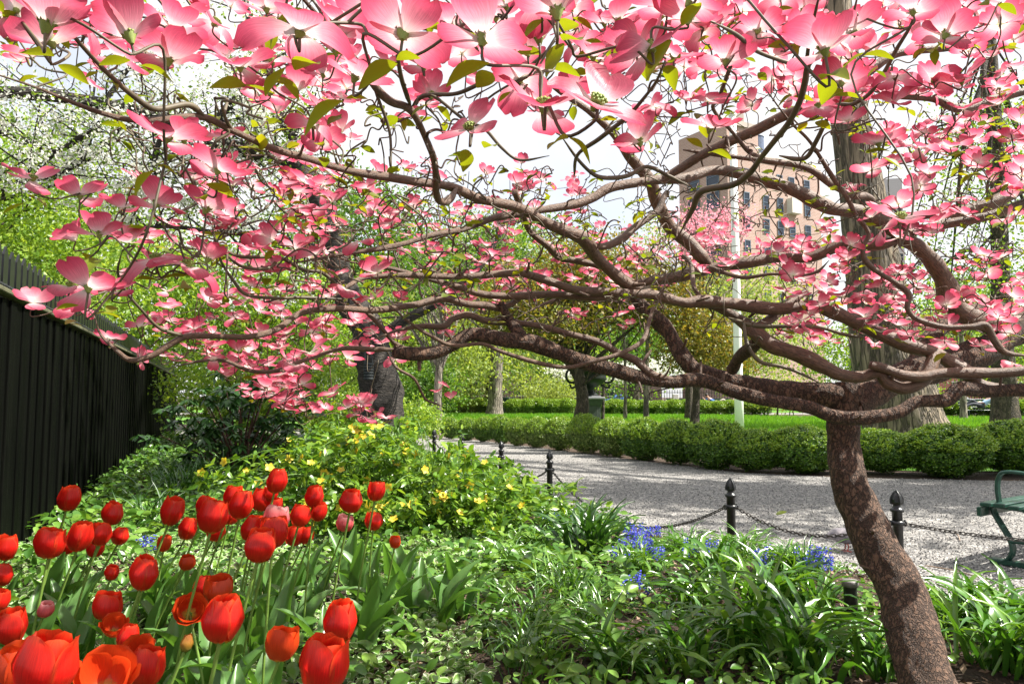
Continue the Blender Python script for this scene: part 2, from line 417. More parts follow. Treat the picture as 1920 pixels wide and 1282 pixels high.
MAT['soil'] = soil_mat(); MAT['gravel'] = gravel_mat(); MAT['lawn'] = lawn_mat()
def inside(pts, poly):
    x, y = pts[:, 0], pts[:, 1]; r = np.zeros(len(pts), bool); q = poly[-1]
    for p in poly:
        c = ((p[1] > y) != (q[1] > y)) & (x < (q[0] - p[0]) * (y - p[1]) / (q[1] - p[1] + 1e-12) + p[0]); r ^= c; q = p
    return r
def edge_dist(pts, poly):
    d = np.full(len(pts), 1e9); n = len(poly)
    for i in range(n):
        a = np.array(poly[i]); b = np.array(poly[(i + 1) % n]); e = b - a
        t = np.clip(((pts[:, :2] - a) @ e) / (e @ e), 0, 1); d = np.minimum(d, np.linalg.norm(pts[:, :2] - a - t[:, None] * e, axis=1))
    return d
def bedz(x, y):
    p = np.stack([np.atleast_1d(np.asarray(x, float)), np.atleast_1d(np.asarray(y, float))], 1)
    ins = inside(p, BED); d = edge_dist(p, BED)
    z = np.where(ins, .085 * np.clip(d / .7, 0, 1) ** .7, 0.0)
    z = z + np.where(ins, .018 * np.clip(d, 0, 1) * np.sin(p[:, 0] * 3.1 + 1) * np.sin(p[:, 1] * 2.3), 0)
    return z if np.ndim(x) else float(z[0])
def sheet(name, poly, z, mat, kind='structure'):
    bm = MB(); 
    from mathutils.geometry import tessellate_polygon
    v = [(*p, z) for p in poly]
    tris = tessellate_polygon([[Vector(q) for q in v]])
    bm.add(v, [list(t) if True else 0 for t in tris], 0, False)
    me = bm.mesh(name, mat)
    o = ob(name, me)
    for p in me.polygons:
        if p.normal.z < 0: p.flip()
    return tag(o, kind=kind)
# garden soil: one sheet out to the horizon
g = MB(); g.add([(-900, -60, -.012), (900, -60, -.012), (900, 1400, -.012), (-900, 1400, -.012)], [[0, 1, 2, 3]], 0, False)
tag(g.build('ground', MAT['soil']), kind='structure')
# raised planting bed
xs = np.arange(-9, 3.3, .09); ys = np.arange(.2, 24, .09)
X, Y = np.meshgrid(xs, ys); pts = np.stack([X.ravel(), Y.ravel()], 1)
Z = bedz(pts[:, 0], pts[:, 1]); ins = inside(pts, BED)
Z = Z + np.where(ins, .010 * vnoise(np.c_[pts, np.zeros(len(pts))], 9, 4) + .008, -.03)
nx, ny = len(xs), len(ys)
i = np.arange(ny - 1)[:, None] * nx + np.arange(nx - 1)[None]; i = i.ravel()
fq = np.stack([i, i + 1, i + nx + 1, i + nx], 1)
keep = ins[fq].any(1)
g = MB(); g.add(np.c_[pts, Z], fq[keep], 0, True); tag(g.build('flower_bed_soil_ground', MAT['soil']), kind='structure')
tag(sheet('gravel_path', BED[1:14] + [(-6.5, 19), (-14, 24)] + FAR, -.004, MAT['gravel']), kind='structure')
LAWN = [(-40, 42), (-14, 31), (-6, 25.4), (-2, 22.6), (1.2, 18.0), (2.4, 15.4), (3.6, 12.9), (4.4, 11.7), (6.4, 11.2), (9, 11.1), (40, 11), (60, 34), (34, 36.2), (14, 36.6), (9, 43.0), (-40, 44.5)]
sheet('lawn', LAWN, .0, MAT['lawn'])
sheet('far_path', [(-60, 47.5), (60, 47.5), (60, 52), (-60, 52)], -.004, MAT['gravel'])
sheet('far_lawn', [(-90, 53), (90, 53), (90, 84), (-90, 84)], .0, MAT['lawn'])
m_asph = plain('asphalt street', (.06, .06, .062), .9, 0, .2, 3, .2)
sheet('street', [(-200, 88), (200, 88), (200, 98), (-200, 98)], -.004, m_asph)

# loose pebbles on the near part of the path, and grass blades on the lawn (stuff)
ico_v = np.array([[0, 0, 1], [.9, 0, .2], [-.4, .8, .1], [-.5, -.75, .15], [.1, .1, -.9]]) * np.array([1, 1, .6])
ico_f = np.array([[0, 1, 2], [0, 2, 3], [0, 3, 1], [4, 2, 1], [4, 3, 2], [4, 1, 3]])
def in_path(p): return inside(p, BED[1:14] + FAR)
m_peb = leafmat('pebble', [(.07, .07, .072), (.19, .185, .18), (.32, .31, .295), (.55, .52, .48)], 0.0, .8)
p = np.c_[rng.uniform(-2, 7.5, 150000), rng.uniform(3, 17, 150000)]
p = p[(rng.random(len(p)) < (4.5 / p[:, 1]) ** 1.5) & in_path(p)]
px_ok = np.abs(p[:, 0] / p[:, 1]) < .74; p = p[px_ok]
n_ = len(p)
b_ = MB(); scatter(b_, ico_v, ico_f, frames(rdir(n_, 1.5), rdir(n_)), np.c_[p, np.full(n_, .002)], rng.uniform(.005, .012, n_))
tag(b_.build('gravel', m_peb), kind='stuff')
bl_v = np.array([[-.06, 0, 0], [.06, 0, 0], [.02, .08, .6], [0, .3, 1.0]]); bl_f = np.array([[0, 1, 2], [0, 2, 3]])
p = np.c_[rng.uniform(-6, 26, 260000), 10 + 34 * rng.random(260000) ** 1.5]
p = p[inside(p, LAWN) & (p[:, 0] / p[:, 1] > -.15) & (p[:, 0] / p[:, 1] < .72)]; n_ = len(p)
hd = rdir(n_); hd[:, 2] = 0; nz = np.zeros((n_, 3)); nz[:, 2] = 1
b_ = MB(); scatter(b_, bl_v, bl_f, frames(nz + .25 * rdir(n_), hd), np.c_[p, np.zeros(n_)], rng.uniform(.06, .12, n_) * np.clip(p[:, 1] / 14, 1, 2.2))
tag(b_.build('grass', MAT['grass']), kind='stuff')
# bark chips, dead leaves and twiglets on the bare soil
p = np.c_[rng.uniform(-3, 3.2, 60000), rng.uniform(1.2, 8, 60000)]; p = p[inside(p, BED)]; p = p[rng.random(len(p)) < (2.5 / p[:, 1])]; n_ = len(p)
m_chip = leafmat('bark chip', [(.05, .03, .02), (.13, .08, .05), (.22, .15, .10), (.30, .22, .15)], .1, .9)
b_ = MB(); scatter(b_, *LEAFQ, frames(rdir(n_, 2), rdir(n_)), np.c_[p, bedz(p[:, 0], p[:, 1]) + .012], rng.uniform(.012, .045, n_))
tag(b_.build('bark_litter', m_chip), kind='stuff')

# ------------------------------------------------------------------ foliage builders
def crown(mb, ell, n_cl, per, spread, size, seed, tmpl=LEAFQ, shell=.55, flat=.55, mi=0, updir=.5):
    """leaves in many small sprays through the volume of ellipsoids [(cx,cy,cz,rx,ry,rz)]"""
    r = np.random.default_rng(seed); e = np.asarray(ell, float)
    vol = e[:, 3] * e[:, 4] * e[:, 5]; k = r.choice(len(e), n_cl, p=vol / vol.sum())
    d = r.normal(size=(n_cl, 3)); d /= np.linalg.norm(d, axis=1)[:, None]
    rad = (shell + (1 - shell) * r.random(n_cl)) * (r.random(n_cl) ** .25)
    c = e[k, :3] + d * rad[:, None] * e[k, 3:]
    c += .12 * e[k, 3:] * np.stack([vnoise(c, 2.2 / e[0, 3], seed + q) for q in range(3)], 1)
    N = n_cl * per
    off = r.normal(size=(N, 3)) * spread; off[:, 2] *= flat
    T = np.repeat(c, per, 0) + off
    scatter(mb, tmpl[0], tmpl[1], frames(rdir(N, updir, r), rdir(N, -.2, r)), T, size * r.uniform(.6, 1.3, N), mi)
    return c
def tree(name, label, trunk, r0, r1, bark, leafm, ell, n_cl, per, spread, size, seed, group=None, cat='tree', limbs=8, sides=10, rough=.06, twigs=30, crown_name='crown', extra=None, flat=.55, lim0=.45):
    base = np.array(trunk[0], float)
    root = thing(name, label, cat, tuple(base), 0, group)
    r = np.random.default_rng(seed)
    tp = spline(trunk, 6) - base
    tb = MB(); t = np.linspace(0, 1, len(tp)); rr = r0 + (r1 - r0) * t ** .8 if not hasattr(r0, '__len__') else np.interp(t, *r0)
    if not hasattr(r0, '__len__'): rr = rr * (1 + .45 * np.exp(-t * len(tp) * .55))
    tube(tb, tp, rr, max(sides, 10), 0, True, rough, 6, seed)
    tb.build('trunk', bark, root)
    cb = MB(); cc = crown(cb, np.asarray(ell) - np.r_[base, 0, 0, 0], n_cl, per, spread, size, seed + 5, flat=flat)
    lb = MB(); e = np.asarray(ell, float); starts = tp[int(len(tp) * lim0):]
    for q in range(limbs + twigs):
        tgt = cc[r.integers(len(cc))]; s = starts[r.integers(len(starts))]
        mid = (s + tgt) / 2 + r.normal(size=3) * np.linalg.norm(tgt - s) * .12; mid[2] += .08 * np.linalg.norm(tgt - s)
        ra = r1 * (.8 if q < limbs else .28) * r.uniform(.6, 1)
        pl = spline([s, mid, tgt], 7); tube(lb, pl, np.linspace(ra, ra * .18, len(pl)), 6 if q < limbs else 4)
    if limbs + twigs: lb.build('limbs', bark, root)
    cb.build(crown_name, leafm, root)
    if extra: extra(root, base, cc)
    return root

# ------------------------------------------------------------------ boxwood hedges
def bush_mesh(name, n, seed, size, mat):
    r = np.random.default_rng(seed)
    n = int(n * .42); d = r.normal(size=(n, 3)); d[:, 2] += .25; d /= np.linalg.norm(d, axis=1)[:, None]
    lump = 1 + .10 * vnoise(d, 4, seed) + .10 * vnoise(d, 11, seed + 3)
    rad = lump * (.93 - .38 * r.random(n) ** 1.2)
    p = d * rad[:, None]; p[:, 2] = np.where(p[:, 2] < 0, p[:, 2] * 1.0, p[:, 2])
    p = p * np.array([.5, .5, .46]) + np.array([0, 0, .47]); p[:, 2] = np.abs(p[:, 2])
    nr = d * 1.4 + .6 * r.normal(size=(n, 3)); hd = d + np.array([0, 0, .7]) + .5 * r.normal(size=(n, 3))
    b = MB(); scatter(b, LEAFQ[0] * np.array([1.35, 1, 1]), LEAFQ[1], frames(nr, hd), p, size * r.uniform(.6, 1.25, n))
    # tufts of leaves close to the clipped surface, with dark gaps between them
    K = int(n * .24); per = 11; dk = r.normal(size=(K, 3)); dk[:, 2] += .3; dk /= np.linalg.norm(dk, axis=1)[:, None]
    lk = 1 + .10 * vnoise(dk, 4, seed) + .10 * vnoise(dk, 11, seed + 3); ck = dk * lk[:, None] * (1 - .10 * r.random(K))[:, None] * np.array([.5, .5, .46]) + np.array([0, 0, .47])
    dd_ = np.repeat(dk, per, 0); T = np.repeat(ck, per, 0) + .013 * r.normal(size=(K * per, 3)); T[:, 2] = np.abs(T[:, 2])
    h_ = dd_ + np.array([0, 0, .5]) + .7 * r.normal(size=(K * per, 3))
    scatter(b, LEAFQ[0] * np.array([1.35, 1, 1]), LEAFQ[1], frames(np.cross(h_, r.normal(size=h_.shape)) * .45 + 1.1 * dd_, h_), T, size * r.uniform(.7, 1.2, K * per))
    # young growth sticking out on the upper half, coloured lighter also as sunlit tips
    for q in range(650):
        dd = r.normal(size=3); dd[2] = abs(dd[2]) + .1; dd /= np.linalg.norm(dd)
        o = dd * np.array([.5, .5, .46]) * (1 + .12 * vnoise(dd[None], 5, seed)[0]) + np.array([0, 0, .47])
        k = 14; t = np.linspace(-.03, .085, k); dv = dd + np.array([0, 0, .6]); dv /= np.linalg.norm(dv)
        scatter(b, *LEAFQ, frames(dd + r.normal(size=(k, 3)), dv + .8 * r.normal(size=(k, 3))), o + t[:, None] * dv + .008 * r.normal(size=(k, 3)), size * .95, 1)
    return b.mesh(name, [mat, MAT['boxwood_tip']])
MAT['boxwood_tip'] = leafmat('sunlit young boxwood tip', [(.09, .20, .014), (.19, .33, .025), (.36, .48, .05)], .25, .30, (1.3, 1.2, .4))
bushA = [bush_mesh('boxwood_bush', 24000, s, .033, MAT['boxwood']) for s in (1, 2)]
bushB = [bush_mesh('pale_boxwood_bush', 22000, s, .035, MAT['boxwood_sunlit']) for s in (3, 4)]
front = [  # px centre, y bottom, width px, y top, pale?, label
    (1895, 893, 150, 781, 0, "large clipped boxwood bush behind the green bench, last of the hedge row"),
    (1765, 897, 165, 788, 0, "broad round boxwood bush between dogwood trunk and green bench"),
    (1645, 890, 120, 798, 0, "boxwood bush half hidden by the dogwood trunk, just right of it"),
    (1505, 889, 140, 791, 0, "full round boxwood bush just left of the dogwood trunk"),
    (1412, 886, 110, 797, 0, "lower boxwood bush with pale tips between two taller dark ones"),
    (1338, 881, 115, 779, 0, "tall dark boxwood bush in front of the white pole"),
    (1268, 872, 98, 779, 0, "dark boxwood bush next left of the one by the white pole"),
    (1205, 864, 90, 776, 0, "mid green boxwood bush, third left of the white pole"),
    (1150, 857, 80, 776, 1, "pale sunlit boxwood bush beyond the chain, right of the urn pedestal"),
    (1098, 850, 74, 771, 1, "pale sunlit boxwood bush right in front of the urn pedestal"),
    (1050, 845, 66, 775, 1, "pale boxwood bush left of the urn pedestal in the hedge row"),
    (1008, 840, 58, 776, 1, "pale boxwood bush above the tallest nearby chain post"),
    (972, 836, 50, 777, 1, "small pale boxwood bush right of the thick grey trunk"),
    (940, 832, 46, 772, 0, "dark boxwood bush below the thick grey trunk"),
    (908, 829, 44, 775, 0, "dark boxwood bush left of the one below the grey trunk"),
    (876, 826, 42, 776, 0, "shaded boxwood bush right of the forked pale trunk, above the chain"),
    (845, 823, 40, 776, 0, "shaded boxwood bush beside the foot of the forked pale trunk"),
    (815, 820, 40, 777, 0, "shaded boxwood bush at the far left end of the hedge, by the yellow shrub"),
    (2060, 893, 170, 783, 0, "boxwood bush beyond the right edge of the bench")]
for k, (px, yb, w, yt, pale, lab) in enumerate(front[:-1]):
    c = G(px, yb); c[1] += w * .5 * c[1] / F * .55; c[0] = (px - 960) / F * c[1]
    W = w * c[1] / F * .93; H = (HC - (yt + 5 - 744) * c[1] / F) * .94
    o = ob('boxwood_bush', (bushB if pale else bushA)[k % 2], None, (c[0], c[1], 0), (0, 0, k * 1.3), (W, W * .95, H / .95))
    tag(o, lab, 'bush', 'clipped boxwood hedge bushes along the gravel path')
far_mesh = bush_mesh('far_boxwood_bush', 5000, 9, .055, MAT['boxwood'])
far_mesh2 = bush_mesh('far_pale_boxwood_bush', 5000, 10, .055, MAT['boxwood_sunlit'])
k = 0
farrow = [(px, 777, 30, 749) for px in range(838, 925, 22)] + [(px, 780, 32, 749) for px in range(966, 1084, 24)] + [(px, 781, 34, 751) for px in range(1128, 1440, 27)]
farrow2 = [(px, 784, 46, 752) for px in range(1752, 1930, 40)]
for px, yb, w, yt in farrow + farrow2:
    c = G(px, yb); W = w * c[1] / F * 1.2; H = HC - (yt + random.uniform(-1.5, 1.5) - 744) * c[1] / F
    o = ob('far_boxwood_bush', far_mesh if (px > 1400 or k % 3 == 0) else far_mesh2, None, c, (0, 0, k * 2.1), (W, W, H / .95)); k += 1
    if px < 930: lab = "small clipped boxwood in the far hedge left of the thick grey trunk"; g_ = 'far hedge left of the grey trunk'
    elif px < 1100: lab = "small clipped boxwood in the far hedge between grey trunk and urn"; g_ = 'far hedge between the grey trunk and the urn'
    elif px < 1500: lab = "small clipped boxwood in the far hedge between urn and white pole"; g_ = 'far hedge between the urn and the pole'
    else: lab = "round boxwood in the far hedge beyond the lawn above the bench"; g_ = 'far hedge above the bench'
    tag(o, lab, 'bush', g_)

# ------------------------------------------------------------------ black board fence with iron pickets
def fence():
    P0 = np.array([-3.06, 4.58]); d = np.array([-.365, .931]); d /= np.linalg.norm(d); nrm = np.array([d[1], -d[0]])  # towards the garden
    root = thing('board_fence', 'tall weathered black board fence with pointed iron pickets along the left side', 'fence', (P0[0], P0[1], 0), math.atan2(d[1], d[0]))
    m, n, l, bs, o = M('weathered black boards')
    v = texco(n, l, 'Object', (14, 14, .9)); a = noise(n, l, v, 2.0, 6, .75); b = noise(n, l, texco(n, l, 'Object', (60, 60, 2)), 2, 5, .8)
    g = n.new("ShaderNodeNewGeometry")
    c = ramp(n, l, a, [(.35, (.0012, .0015, .0012)), (.65, (.0035, .004, .0033)), (.88, (.022, .019, .016))])
    c = mixc(n, l, .6, c, ramp(n, l, g.outputs['Random Per Island'], [(0, (.5, .55, .5)), (1, (1.7, 1.6, 1.5))]), 'MULTIPLY')
    bs.inputs['Specular IOR Level'].default_value = .025
    l.new(c, bs.inputs['Base Color']); l.new(ramp(n, l, b, [(.3, (.4, .4, .4)), (.7, (.8, .8, .8))]), bs.inputs['Roughness']); bump(n, l, b, bs, .5, .004)
    board = m
    olive = plain('olive weathered rail', (.085, .085, .045), .7, 0, .45, 6, .3)
    glint = plain('glossy black iron picket', (.006, .0065, .008), .36, .0, .4, 30)
    # local frame: x along the fence (away from the camera), -y towards the garden
    r = np.random.default_rng(3)
    x = -3.2; b_ = MB(); q = 0
    while x < 19:
        w = r.choice([.10, .135, .16]) * r.uniform(.9, 1.1)
        box(b_, (x + w / 2, .012 * (q % 2) + r.uniform(0, .006) - .01, .835 + r.uniform(-.006, .006)), (w - .006, .022, 1.67), 0, None, .004)
        x += w; q += 1
    b_.build('boards', board, root)
    b_ = MB()
    for k in range(8): box(b_, (-2.6 + k * 2.8, .10, .85), (.09, .09, 1.7), 0, None, .008)
    b_.build('posts', board, root)
    b_ = MB(); box(b_, (7.9, -.015, 1.70), (22.2, .075, .030), 0, None, .006); b_.build('top_rail', olive, root)
    # twisted cable running along the rail
    b_ = MB(); t = np.arange(-3.1, 18.9, .022)
    for ph in (0, PI):
        tube(b_, np.c_[t, .012 * np.cos(t * 55 + ph) + .02, 1.745 + .012 * np.sin(t * 55 + ph)], .013, 5)
    b_.build('twisted_cable', MAT['iron_black'], root)
    b_ = MB(); x = -3.2
    pv = np.array([[-.5, 0, 0], [.5, 0, 0], [.5, 0, .9], [0, 0, 1], [-.5, 0, .9]])
    while x < 19:
        h = 2.02 + r.uniform(-.012, .012); w = .108
        for s in (0, 1):
            pass
        y0 = .05
        v = []
        for yy in (y0, y0 + .014):
            v += [[x - w / 2, yy, 1.45], [x + w / 2, yy, 1.45], [x + w / 2, yy, h - .055], [x, yy, h], [x - w / 2, yy, h - .055]]
        b_.add(v, [[0, 1, 2, 4], [6, 5, 9, 7]], 0, False); k = b_.n - 10
        b_.f.append(np.array([[4, 2, 3]]) + k); b_.f.append(np.array([[7, 9, 8]]) + k)
        for _ in (0, 1): b_.v.append(np.zeros((0, 3))); b_.uv.append(np.zeros((0, 2))); b_.mi.append(0); b_.sm.append(False)
        b_.f.append(np.array([[1, 6, 7, 2], [2, 7, 8, 3], [3, 8, 9, 4], [4, 9, 5, 0]]) + k); b_.v.append(np.zeros((0, 3))); b_.uv.append(np.zeros((0, 2))); b_.mi.append(0); b_.sm.append(False)
        x += .157
    b_.build('pickets', glint, root)
    # sloping glossy louvre behind the pickets' feet
    b_ = MB(); x = -3.2
    while x < 19:
        R = Matrix.Rotation(math.radians(-18), 3, 'X')
        box(b_, (x, .115, 1.79 + r.uniform(-.006, .006)), (.150, .012, .16), 0, R, .002); x += .157
    b_.build('louvre', glint, root)
fence()

# ------------------------------------------------------------------ background trees
def hz(px, Z): return (px - 960) / F * Z
# big leaning tulip tree behind the hedge
def big(px, Z, h): return [hz(px, Z), Z, h]
TZ = 14.6
def ph(py, Z): return HC - (py - 744) / F * Z
tree('tulip_tree', 'huge furrowed tree trunk leaning left behind the boxwood hedge', 
     [big(1706, TZ, -.1), big(1690, TZ, ph(790, TZ)), big(1668, TZ, ph(700, TZ)), big(1650, TZ, ph(560, TZ)), big(1636, TZ, ph(420, TZ)), big(1610, TZ, ph(220, TZ)), big(1590, TZ, ph(0, TZ)), big(1560, TZ, 14), big(1550, TZ, 19)],
     ([0, .13, .26, .37, .5, .62, .75, 1], [.95, .74, .66, .56, .46, .36, .30, .2]), .2, MAT['tulip_bark'], MAT['midgreen'],
     [(7.5, 15, 18.6, 2.6, 2.6, 2.6), (13.7, 8.3, 13.2, 3.8, .9, 2.0), (14.5, 11.3, 14.6, 1.2, .9, 1.4), (3.8, 8.0, 8.8, 1.7, 2.0, .7), (16.7, 9.6, 13.0, 1.4, .9, 1.3), (12.2, 6.0, 12.6, 1.0, .35, .8)], 2000, 14, .5, .24, 21, limbs=14, sides=36, rough=.05, twigs=60, lim0=.80)  # outlying crown clumps are out of view, placed to shade path and bed
# tall tree far right with dark trunk
tree('dark_trunk_tree', 'tall bright green tree with dark trunk at the right edge behind the dogwood',
     [big(1880, 24, 0), big(1883, 24, 4), big(1888, 24, 8), big(1885, 24, 13)], .36, .2, MAT['dark_bark'], MAT['lime'],
     [(hz(1840, 24), 24, 6.2, 2.6, 2.2, 2.2), (hz(1930, 24), 25, 9.5, 3.0, 3, 3.4), (hz(1765, 26), 27, 4.8, 2.0, 2.0, 2.0), (hz(1900, 24), 24, 4.3, 2.4, 2, 1.6)], 620, 13, .42, .13, 31)
# forked small tree with pale trunk, left of the grey trunk
tree('forked_tree', 'slender tree with pale forked trunk standing at the left end of the hedge',
     [big(820, 20.5, 0), big(821, 20.5, 1.1), big(823, 20.5, 1.9), big(830, 20.5, 3.2)], .135, .08, MAT['grey_bark'], MAT['midgreen'],
     [(hz(830, 21), 21, 4.6, 1.6, 1.6, 1.3), (hz(760, 21), 22, 4.2, 1.4, 1.4, 1.0)], 170, 12, .3, .12, 33, limbs=7)
# thick grey trunk on the lawn
tree('grey_trunk_tree', 'tall tree with thick smooth grey trunk on the far lawn',
     [big(927, 41, -.02), big(929, 41, 1.5), big(932, 41, 4), big(940, 41, 8), big(938, 41, 12)], .43, .30, MAT['grey_bark'], MAT['midgreen'],
     [(hz(900, 41), 41, 9.0, 4.2, 4, 2.2), (hz(1000, 41), 42, 9.4, 4.0, 4, 2.4), (hz(800, 41), 41, 8.0, 3.4, 3.5, 2.6)], 420, 13, .65, .22, 35)
# bronze leaved crab apples
tree('crabapple_tree', 'bronze green crabapple with dark branching trunk beside the stone urn',
     [big(1086, 27, 0), big(1092, 27, 1.0), big(1085, 27, 1.9), big(1080, 27, 2.6)], .26, .17, MAT['dark_bark'], MAT['bronze'],
     [(hz(960, 27), 27, 4.6, 2.0, 2.0, 1.7), (hz(1090, 27), 27.5, 5.6, 2.4, 2.0, 2.0), (hz(1180, 27), 27, 4.8, 1.8, 2.0, 1.6), (hz(1050, 27), 26, 3.6, 1.6, 1.4, .9)], 1700, 13, .36, .135, 37, limbs=12)
tree('crabapple_tree', 'small bronze crabapple crown hanging between dogwood limbs beside the white pole',
     [big(1300, 26, 0), big(1305, 26, 1.4), big(1300, 26, 2.4)], .14, .1, MAT['dark_bark'], MAT['bronze'],
     [(hz(1310, 26), 26, 3.0, 1.7, 1.5, 1.35), (hz(1390, 26), 27, 2.5, 1.0, 1.2, .8), (hz(1260, 26), 26, 4.6, 1.4, 1.3, 1.3)], 900, 13, .33, .125, 39, limbs=8)
tree('pink_crabapple_tree', 'crabapple covered in pale pink blossom in front of the brick building',
     [big(1290, 33, 0), big(1295, 33, 3), big(1310, 33, 5.2)], .16, .1, MAT['dark_bark'], MAT['pink_blossom'],
     [(hz(1300, 33), 33, 8.4, 1.8, 1.6, 1.5), (hz(1370, 33), 33, 8.9, 1.4, 1.4, 1.2), (hz(1220, 33), 33, 7.4, 1.4, 1.4, 1.3)], 330, 14, .32, .12, 41, limbs=8, crown_name='blossom')
# slim young trees between urn and pole
tree('young_tree', 'thin straight young tree nearer the white pole, rising behind the hedge',
     [big(1210, 27, 0), big(1212, 27, 2), big(1218, 27, 4), big(1225, 27, 6.5)], .095, .06, MAT['grey_bark'], MAT['yellowgreen'], [(hz(1230, 27), 27, 7.0, 1.2, 1.2, 1.2)], 70, 10, .3, .12, 43, limbs=5, twigs=8)
tree('young_tree', 'thinnest pale young trunk between the urn and the young tree by the pole',
     [big(1171, 33, 0), big(1172, 33, 2), big(1170, 33, 5)], .08, .05, MAT['grey_bark'], MAT['yellowgreen'], [(hz(1170, 33), 33, 5.6, 1.3, 1.2, 1.1)], 80, 10, .3, .12, 45, limbs=5, twigs=8)
tree('young_tree', 'dark thin sapling immediately right of the urn',
     [big(1129, 31, 0), big(1131, 31, 1.3), big(1130, 31, 3)], .07, .04, MAT['dark_bark'], MAT['lime'], [(hz(1132, 31), 31, 3.0, .7, .7, 1.0), (hz(1120, 31), 31, 1.7, .9, .6, .5)], 70, 10, .22, .10, 47, limbs=6, twigs=10)
tree('young_tree', 'slim trunk on the far lawn at right, above the bench',
     [big(1803, 33.5, 0), big(1804, 33.5, 2), big(1806, 33.5, 4)], .14, .1, MAT['grey_bark'], MAT['lime'], [(hz(1800, 33), 33, 5.4, 1.8, 1.5, 1.4)], 100, 10, .32, .13, 49, limbs=5, twigs=8)
tree('broad_tree', 'broad dark trunk pair far behind the young trees near the pole',
     [big(1186, 62, 0), big(1187, 62, 3), big(1180, 62, 7)], .5, .35, MAT['dark_bark'], MAT['lime'], [(hz(1180, 62), 62, 8.2, 4, 3.5, 2.8), (hz(1300, 62), 63, 6.5, 4, 3.5, 2.6)], 420, 12, .7, .26, 51)
tree('white_dogwood_tree', 'white flowering dogwood far behind the urn and young trees', 
     [big(1215, 44, 0), big(1215, 44, 1.6), big(1213, 44, 3)], .12, .08, MAT['dark_bark'], MAT['blossom'], [(hz(1190, 44), 44, 2.6, 2.6, 1.5, .7), (hz(1260, 44), 45, 2.9, 2.0, 1.4, .7), (hz(1080, 44), 46, 2.7, 1.8, 1.4, .5)], 260, 12, .4, .16, 53, crown_name='blossom', flat=.25)
# shrubs on the far side of the lawn
def shrub(name, label, px, Z, rx, h, matn, n, per, size, seed, stems='dark_bark'):
    x = hz(px, Z)
    return tree(name, label, [(x, Z, 0), (x + .05, Z, h * .3), (x, Z, h * .6)], .05, .03, MAT[stems], MAT[matn], [(x, Z, h * .55, rx, rx, h * .45), (x + rx * .3, Z - .2, h * .45, rx * .8, rx * .7, h * .4)], n, per, size * 2.3, size, seed, None, 'shrub', 6, 6, .05, 20)
shrub('round_shrub', 'rounded yellow green shrub just left of the urn, behind the far hedge', 1030, 49, 2.6, 2.7, 'yellowgreen', 330, 12, .15, 61)
shrub('airy_shrub', 'airy pale shrub with see-through stems left of the grey trunk', 880, 50, 2.7, 4.6, 'yellowgreen', 300, 10, .15, 63)
shrub('green_shrub', 'dense mid green shrub right behind the forked pale trunk', 797, 30, 1.6, 2.9, 'midgreen', 360, 12, .13, 65)
shrub('low_shrub', 'low lime shrub between the black fence and the dark cherry trunk', 590, 15, 1.5, 2.5, 'lime', 520, 14, .075, 67)
shrub('low_shrub', 'lime shrub rising behind the dark evergreen shrub at the fence end', 430, 14.5, 1.9, 2.3, 'lime', 620, 14, .08, 66)
shrub('low_shrub', 'low lime shrub just left of the cherry trunk base', 655, 13.4, .9, 1.35, 'lime', 330, 14, .06, 68)
shrub('low_shrub', 'light green shrub seen just right of the cherry trunk base', 765, 17, .9, 1.15, 'lime', 330, 14, .07, 69)
shrub('far_shrub', 'grey green twiggy shrub under the dogwood limb beside the pole', 1455, 40, 2.2, 2.8, 'yellowgreen', 260, 10, .12, 71)
shrub('far_shrub', 'low lime shrub behind the far hedge at the right', 1700, 44, 2.6, 2.2, 'lime', 260, 10, .16, 73)
# leafy trees closing the view
wall = [(-13, 17, 6.0, 4.6, 'lime', "bright lime tree nearest behind the black fence at left", 2600, .125),
        (-17, 27, 6.5, 6.0, 'lime', "tall lime tree farther back behind the fence at left", 1700, .19),
        (-9.0, 27, 4.8, 4.6, 'lime', "lime green tree directly behind the white blossoming cherry", 1500, .17),
        (-5.4, 38, 5.0, 4.5, 'yellowgreen', "pale spring tree behind the cherry trunk, right of the lime one", 1000, .21),
        (-4, 66, 7, 6.5, 'midgreen', "mid green tree far beyond the forked trunk", 460, .3),
        (3, 72, 7, 7, 'yellowgreen', "pale green tree far beyond the grey trunk and urn", 460, .32),
        (12, 76, 7.5, 7, 'lime', "lime tree far beyond the crabapple, left of the brick building", 460, .32),
        (20.5, 66, 9.5, 5.5, 'yellowgreen', "pale tree in front of the brick building, right of the pole", 900, .28),
        (29, 62, 5.5, 6, 'lime', "lime tree just left of the huge leaning trunk", 520, .26),
        (33, 52, 6.5, 6, 'lime', "lime tree just right of the huge leaning trunk", 620, .22),
        (38, 60, 9, 6.5, 'midgreen', "tall mid green tree at the far right edge", 460, .26),
        (-9.5, 44, 10.5, 5.5, 'midgreen', "tall mid green tree rising over the cherry, left of the forked tree", 1700, .27),
        (-1.5, 50, 10.5, 6.0, 'yellowgreen', "tall airy pale tree rising behind the thick grey trunk", 1400, .25),
        (6.0, 56, 9.5, 5.5, 'midgreen', "tall airy green tree rising behind the crabapple", 800, .26),
        (-27, 48, 9, 9, 'midgreen', "mid green tree in the far left distance above the fence", 420, .3)]
